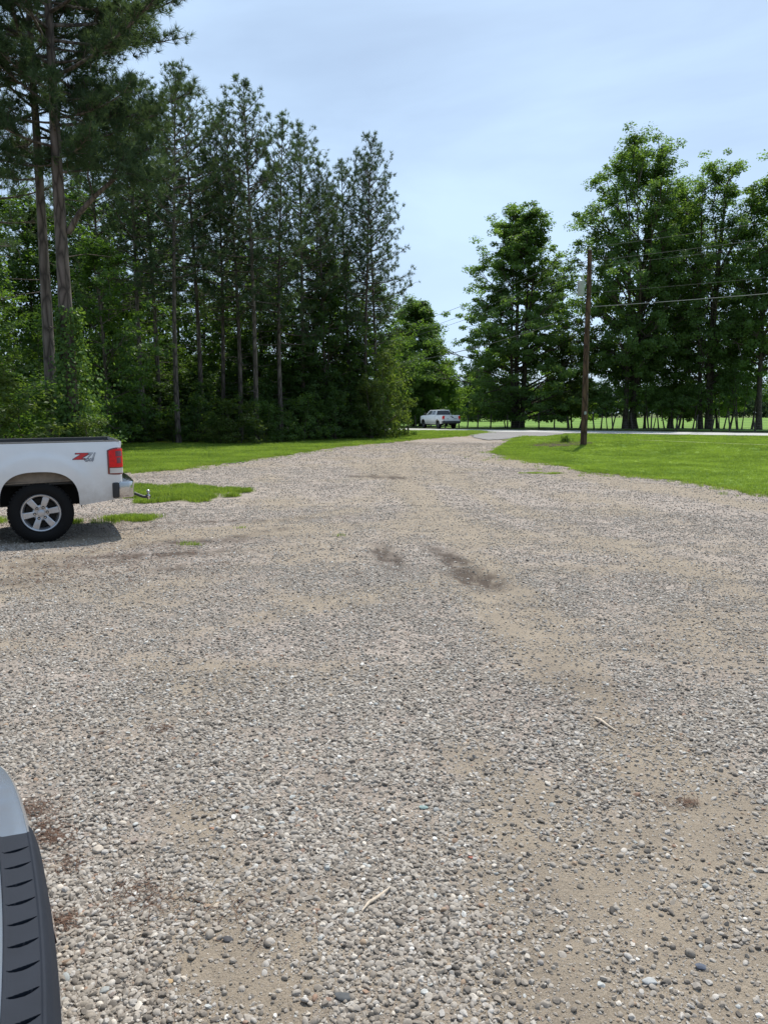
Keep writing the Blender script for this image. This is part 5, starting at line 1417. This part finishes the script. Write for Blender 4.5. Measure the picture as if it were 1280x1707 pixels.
# grass
gc = bpy.data.collections.new('grass_tufts')
def tuft(seed, nbl, h, w, spread, flop):
    r = rng_(seed); V = []; F = []
    for i in range(nbl):
        a = r.uniform(0, 6.28); b0 = r.normal(size=2) * spread; hh = h * r.uniform(.5, 1.15); d = np.array([math.cos(a), math.sin(a)]); lean = flop * r.uniform(.2, 1.2)
        q = np.array([-d[1], d[0]]) * w
        p0 = np.array([*b0, 0]); p1 = p0 + np.array([*(d * hh * lean * .35), hh * .6]); p2 = p0 + np.array([*(d * hh * lean), hh * (1 - .25 * lean)])
        o = len(V); V += [p0 - [*q, 0], p0 + [*q, 0], p1 + [*(q * .8), 0], p1 - [*(q * .8), 0], p2]
        F += [(o, o + 1, o + 2, o + 3), (o + 3, o + 2, o + 4)]
    return V, F, r
for k in range(6):
    V, F, r = tuft(910 + k, 22, .075, .0032, .045, .55)
    me = bpy.data.meshes.new('grass_tuft'); me.from_pydata([tuple(v) for v in V], [], F); me.materials.append(M['grass'])
    at_ = me.attributes.new('v', 'FLOAT', 'FACE'); at_.data.foreach_set('value', np.repeat(r.uniform(0, 1, len(F) // 2), 2).astype(np.float32))
    link('grass_tuft', me, None, gc)
def grass_pts(name, poly, label, layers, hf, h, seed, edge=None, zo=0.01, soft=False):
    r = rng_(seed); P_ = np.array(poly); out = []
    for ymin, ymax, dens, s in layers:
        x0, x1 = P_[:, 0].min(), P_[:, 0].max(); y0, y1 = max(P_[:, 1].min(), ymin), min(P_[:, 1].max(), ymax)
        x0 = max(x0, -.56 * y1 - 2); x1 = min(x1, .56 * y1 + 2)
        if y1 <= y0: continue
        n = int(dens * (x1 - x0) * (y1 - y0)); x = r.uniform(x0, x1, n); y = r.uniform(y0, y1, n)
        jx = (fbm(x, y, .7, 91, 3) - .5) * (1.6 if soft == 'patch' else 0); jy = (fbm(x, y, .7, 92, 3) - .5) * (2.2 if soft == 'patch' else 0)
        k = in_poly(x + jx, y + jy, poly) & (np.abs(x) < .58 * y + 2)
        if soft: k &= r.uniform(0, 1, n) < np.clip((fbm(x, y, .35, 88, 3) - (.36 if soft == 'patch' else .42)) * (6 if soft == 'patch' else 5), .04, 1)
        out.append(np.stack([x[k], y[k], np.full(k.sum(), s)], 1))
    if edge is not None:
        for i in range(len(edge) - 1):
            a = np.array(edge[i]); b = np.array(edge[i + 1]); L = np.hypot(*(b - a)); n = int(L * edge_d)
            t = r.uniform(0, 1, n)[:, None]; p = a + (b - a) * t + r.normal(size=(n, 2)) * np.where(r.uniform(size=(n, 1)) < .3, .42, .16) + ((vnoise(t[:, 0] * L + a[0], t[:, 0] * L + a[1], .6, 5) - .5) * .5)[:, None]
            out.append(np.concatenate([p, np.full((n, 1), 1.05)], 1))
    Q_ = np.concatenate(out); n = len(Q_)
    z = hf(Q_[:, 0], Q_[:, 1]) + zo
    hn = .7 + .7 * fbm(Q_[:, 0], Q_[:, 1], 1.3, 71, 3)
    sc = np.stack([Q_[:, 2], Q_[:, 2], Q_[:, 2] * h * hn], 1) * r.uniform(.8, 1.2, (n, 1))
    rot = np.stack([np.zeros(n), np.zeros(n), r.uniform(0, 6.28, n)], 1)
    instancer(name, np.stack([Q_[:, 0], Q_[:, 1], z], 1), rot, sc, r.randint(0, 6, n), gc, label)
    print(name, n)
edge_d = 40
grass_pts('grass', LAWN_R, 'mown bright green grass of the lawn right of the driveway', [(12, 30, 110, 1.0), (30, 46, 55, 1.35), (46, 70, 20, 2.0)], hbase, .75, 921, RIGHT + [(9.5, 12.3)])
grass_pts('grass', LAWN_L, 'mown bright green grass of the lawn between the lot and the wood', [(19, 30, 120, 1.1), (30, 46, 60, 1.5), (46, 75, 25, 2.0)], hbase, .75, 922, LEFT)
edge_d = 60
grass_pts('grass', PATCH, 'ragged patch of grass in the gravel behind the white pickup', [(10, 30, 520, 1.0)], hlot, 1.15, 923, None, soft='patch')
for px, py, w, d, lab in [(225, 866, .42, .16, 'small grass tuft island in the gravel below the pickup hitch'), (168, 872, .45, .12, 'thin grass right beside the rear tyre of the white pickup'), (578, 894, .12, .05, 'tiny lone grass tuft in the middle of the gravel'),
                          (318, 909, .15, .05, 'tiny grass sprig in the gravel left of the middle'), (905, 790, .6, .10, 'thin grass streak in the gravel near the right lawn'), (5, 872, .5, .12, 'thin grass left of the rear tyre of the white pickup'), (400, 880, .2, .05, 'sparse grass sprig right of the tuft island')]:
    c = gp(px, py); q = [(c[0] + w * math.cos(a) * (1 + .3 * math.sin(3 * a + px)), c[1] + d * math.sin(a) * (1.6 + .7 * math.sin(4 * a))) for a in np.linspace(0, 2 * PI, 14)[:-1]]
    grass_pts('grass', q, lab, [(5, 40, 620 if w > .3 else 260, .9)], hlot, 1.2 if w > .3 and py > 800 else .6, int(px) + 930, soft=px != 225)

# weed clump, rubble and bare earth at the foot of the pole
cw = gp(942, 737.5, .22)
def weed(name, x, y, z, label, n=70, h=.55, seed=1):
    r = rng_(seed); V = []; F = []
    for i in range(n):
        a = r.uniform(0, 6.28); d = np.array([math.cos(a), math.sin(a)]); hh = h * r.uniform(.4, 1.1); ln = r.uniform(.1, .8); q = np.array([-d[1], d[0], 0]) * .014
        b = np.array([*(r.normal(size=2) * .12), 0]); m1 = b + np.array([*(d * hh * ln * .4), hh * .7]); e = b + np.array([*(d * hh * ln), hh * (1 - .4 * ln)])
        o = len(V); V += [b - q, b + q, m1 + q, m1 - q, e]; F += [(o, o + 1, o + 2, o + 3), (o + 3, o + 2, o + 4)]
    me = bpy.data.meshes.new('leaves'); me.from_pydata([tuple(v) for v in V], [], F); me.materials.append(M['leaf'])
    t = empty(name, (x, y, z)); tag(t, label, 'weeds'); link('leaves', me, t)
weed('weed_clump', cw[0], cw[1], .20, 'dark weed clump on the lawn left of the utility pole', 90, .5)
M['dry_edge'] = ground_mat('dry_edge', (.36, .36, .20), (.46, .45, .30), 2, s2=30)
strip('ditch_edge', M['dry_edge'], [at(1060, 737.3, 38.8)[:1] + (38.8,), (14.6, 35.8), (16.6, 32.4), (21, 25)], -.09, .09, .075)
for i, (px, py) in enumerate([(675, 728), (690, 727), (668, 727)]):
    c = gp(px, py); weed('weed_clump', c[0], c[1], 0, ['weedy tall grass at the foot of the marker post', 'weedy tuft right of the marker post', 'weedy tuft left of the marker post'][i], 120, .5, 40 + i)
pb = MB(); r = rng_(55)
me_ = gsheet('bare_soil', M['floor'], [(POLE.x - 1.4 + 1.5 * math.cos(a) * (1 + .2 * math.sin(3 * a)) + .6, POLE.y + .9 + 1.5 * math.sin(a)) for a in np.linspace(0, 2 * PI, 16)[:-1]], .05, 30, 45, .5, 61, np.arange(5, 22, .15))

# litter and the odd things in the foreground
def stone_thing(px, py, size, col, label, name='stone', seed=1, sq=(1.3, .8, .35), ang=0.0):
    r = rng_(seed); bm = bmesh.new(); bmesh.ops.create_icosphere(bm, subdivisions=3, radius=1)
    A = unit(r.normal(size=(7, 3)))
    for v in bm.verts:
        p = np.array(v.co)
        for a in A:
            dd = p @ a
            if dd > .72: p = p - a * (dd - .72) * .9
        v.co = p * np.array(sq) * size
    me = bpy.data.meshes.new(name); bm.to_mesh(me); bm.free(); me.polygons.foreach_set('use_smooth', [True] * len(me.polygons)); me.set_sharp_from_angle(angle=R(30))
    me.materials.append(simple('stone_' + name, col, .75, var=.25, scale=60))
    x, y = gp(px, py); o = link(name, me); o.location = (x, y, float(hlot(x, y)) + size * .33); o.rotation_euler = (.1, .1, ang); tag(o, label, 'stone')
stone_thing(706, 1349, .0165, (.20, .28, .27), 'flat blue green stone in the gravel near the middle', seed=2)
stone_thing(1168, 1617, .0165, (.07, .085, .12), 'dark slate blue stone near the bottom right', seed=3)
stone_thing(164, 1420, .022, (.46, .40, .33), 'largest tan pebble right of the car bumper', seed=4, sq=(1.0, .9, .7))
stone_thing(785, 1432, .010, (.26, .08, .05), 'small brick red stone chip right of the middle', seed=5)
stone_thing(355, 1383, .011, (.34, .19, .12), 'small orange brown stone chip left of the middle', seed=6)
stone_thing(283, 1643, .012, (.40, .28, .15), 'small yellow ochre pebble near the bottom left', seed=7)
stone_thing(380, 1572, .015, (.045, .045, .05), 'black angular stone in the gravel bottom left of the middle', seed=8)
stone_thing(572, 1670, .022, (.06, .065, .07), 'dark angular stone at the bottom edge', seed=9)
stone_thing(1082, 1640, .019, (.33, .34, .34), 'flat grey stone at the bottom right', seed=10)
def stick(pts_px, rad, label, name='wood_splinter', mat=None, flat=.5):
    P_ = [gp(*p) for p in pts_px]; x0, y0 = P_[0]
    mb = MB(); mb.tube([(x - x0, y - y0, float(hlot(x, y)) - float(hlot(x0, y0)) + .004 * math.sin(i * 2.1)) for i, (x, y) in enumerate(P_)], rad, 7)
    mb.v = [(a, b, c * 1.0) for a, b, c in mb.v]
    o = mb.build(name, mat, None, ang=60); o.location = (x0, y0, float(hlot(x0, y0)) + .010); tag(o, label, 'wood')
M['dry_wood'] = simple('dry_wood', (.50, .42, .33), .85, var=.25, scale=90)
stick([(603, 1525), (615, 1512), (630, 1500), (643, 1492), (650, 1487)], [.002, .006, .007, .006, .003], 'pale dry splinter of wood lying in the gravel at the bottom middle', mat=M['dry_wood'])
stick([(990, 1200), (1000, 1206), (1012, 1213), (1028, 1224)], [.006, .011, .008, .003], 'weathered root piece lying on the sandy patch at the right', 'root_piece', M['dry_wood'])
stick([(1003, 1205), (996, 1213), (990, 1216)], [.007, .005, .003], 'short dark stub beside the weathered root piece', 'root_piece', M['pine_bark'])
def litter():
    r = rng_(940); C = []; L = []
    for px, py, s, n in [(92, 1398, .05, 200), (80, 1378, .04, 90), (110, 1445, .05, 70), (60, 1530, .04, 60), (100, 1545, .04, 110), (180, 1520, .07, 50), (230, 1490, .06, 70), (270, 1510, .06, 60), (400, 1520, .09, 40), (1145, 1340, .02, 45), (1120, 1345, .05, 20),
                         (270, 1218, .03, 60), (60, 1350, .06, 160), (180, 938, .8, 300), (260, 925, .9, 300), (100, 960, .5, 150)]:
        x, y = gp(px, py); C.append(np.stack([x + r.normal(size=n) * s, y + r.normal(size=n) * s * .8], 1)); L.append(np.full(n, .028 if py > 1000 else .05))
    C = np.concatenate(C); L = np.concatenate(L); n = len(C); z = hlot(C[:, 0], C[:, 1]) + r.uniform(.003, .013, n)
    a = r.uniform(0, 6.28, n); d = np.stack([np.cos(a), np.sin(a), r.normal(size=n) * .15], 1) * (L * r.uniform(.5, 1.2, n))[:, None]
    q = np.stack([-np.sin(a), np.cos(a), np.zeros(n)], 1) * (.0011 * np.where(L > .04, 3, 1))[:, None]; c = np.stack([C[:, 0], C[:, 1], z], 1)
    V = np.stack([c - d - q, c - d + q, c + d + q, c + d - q], 1).reshape(-1, 3)
    o = link('needle_litter', np_mesh('needle_litter', V, [np.arange(n * 4).reshape(n, 4)], M['debris'], False)); tag(o, 'brown dead pine needles and twigs caught in the gravel', 'litter', kind='stuff')
litter()
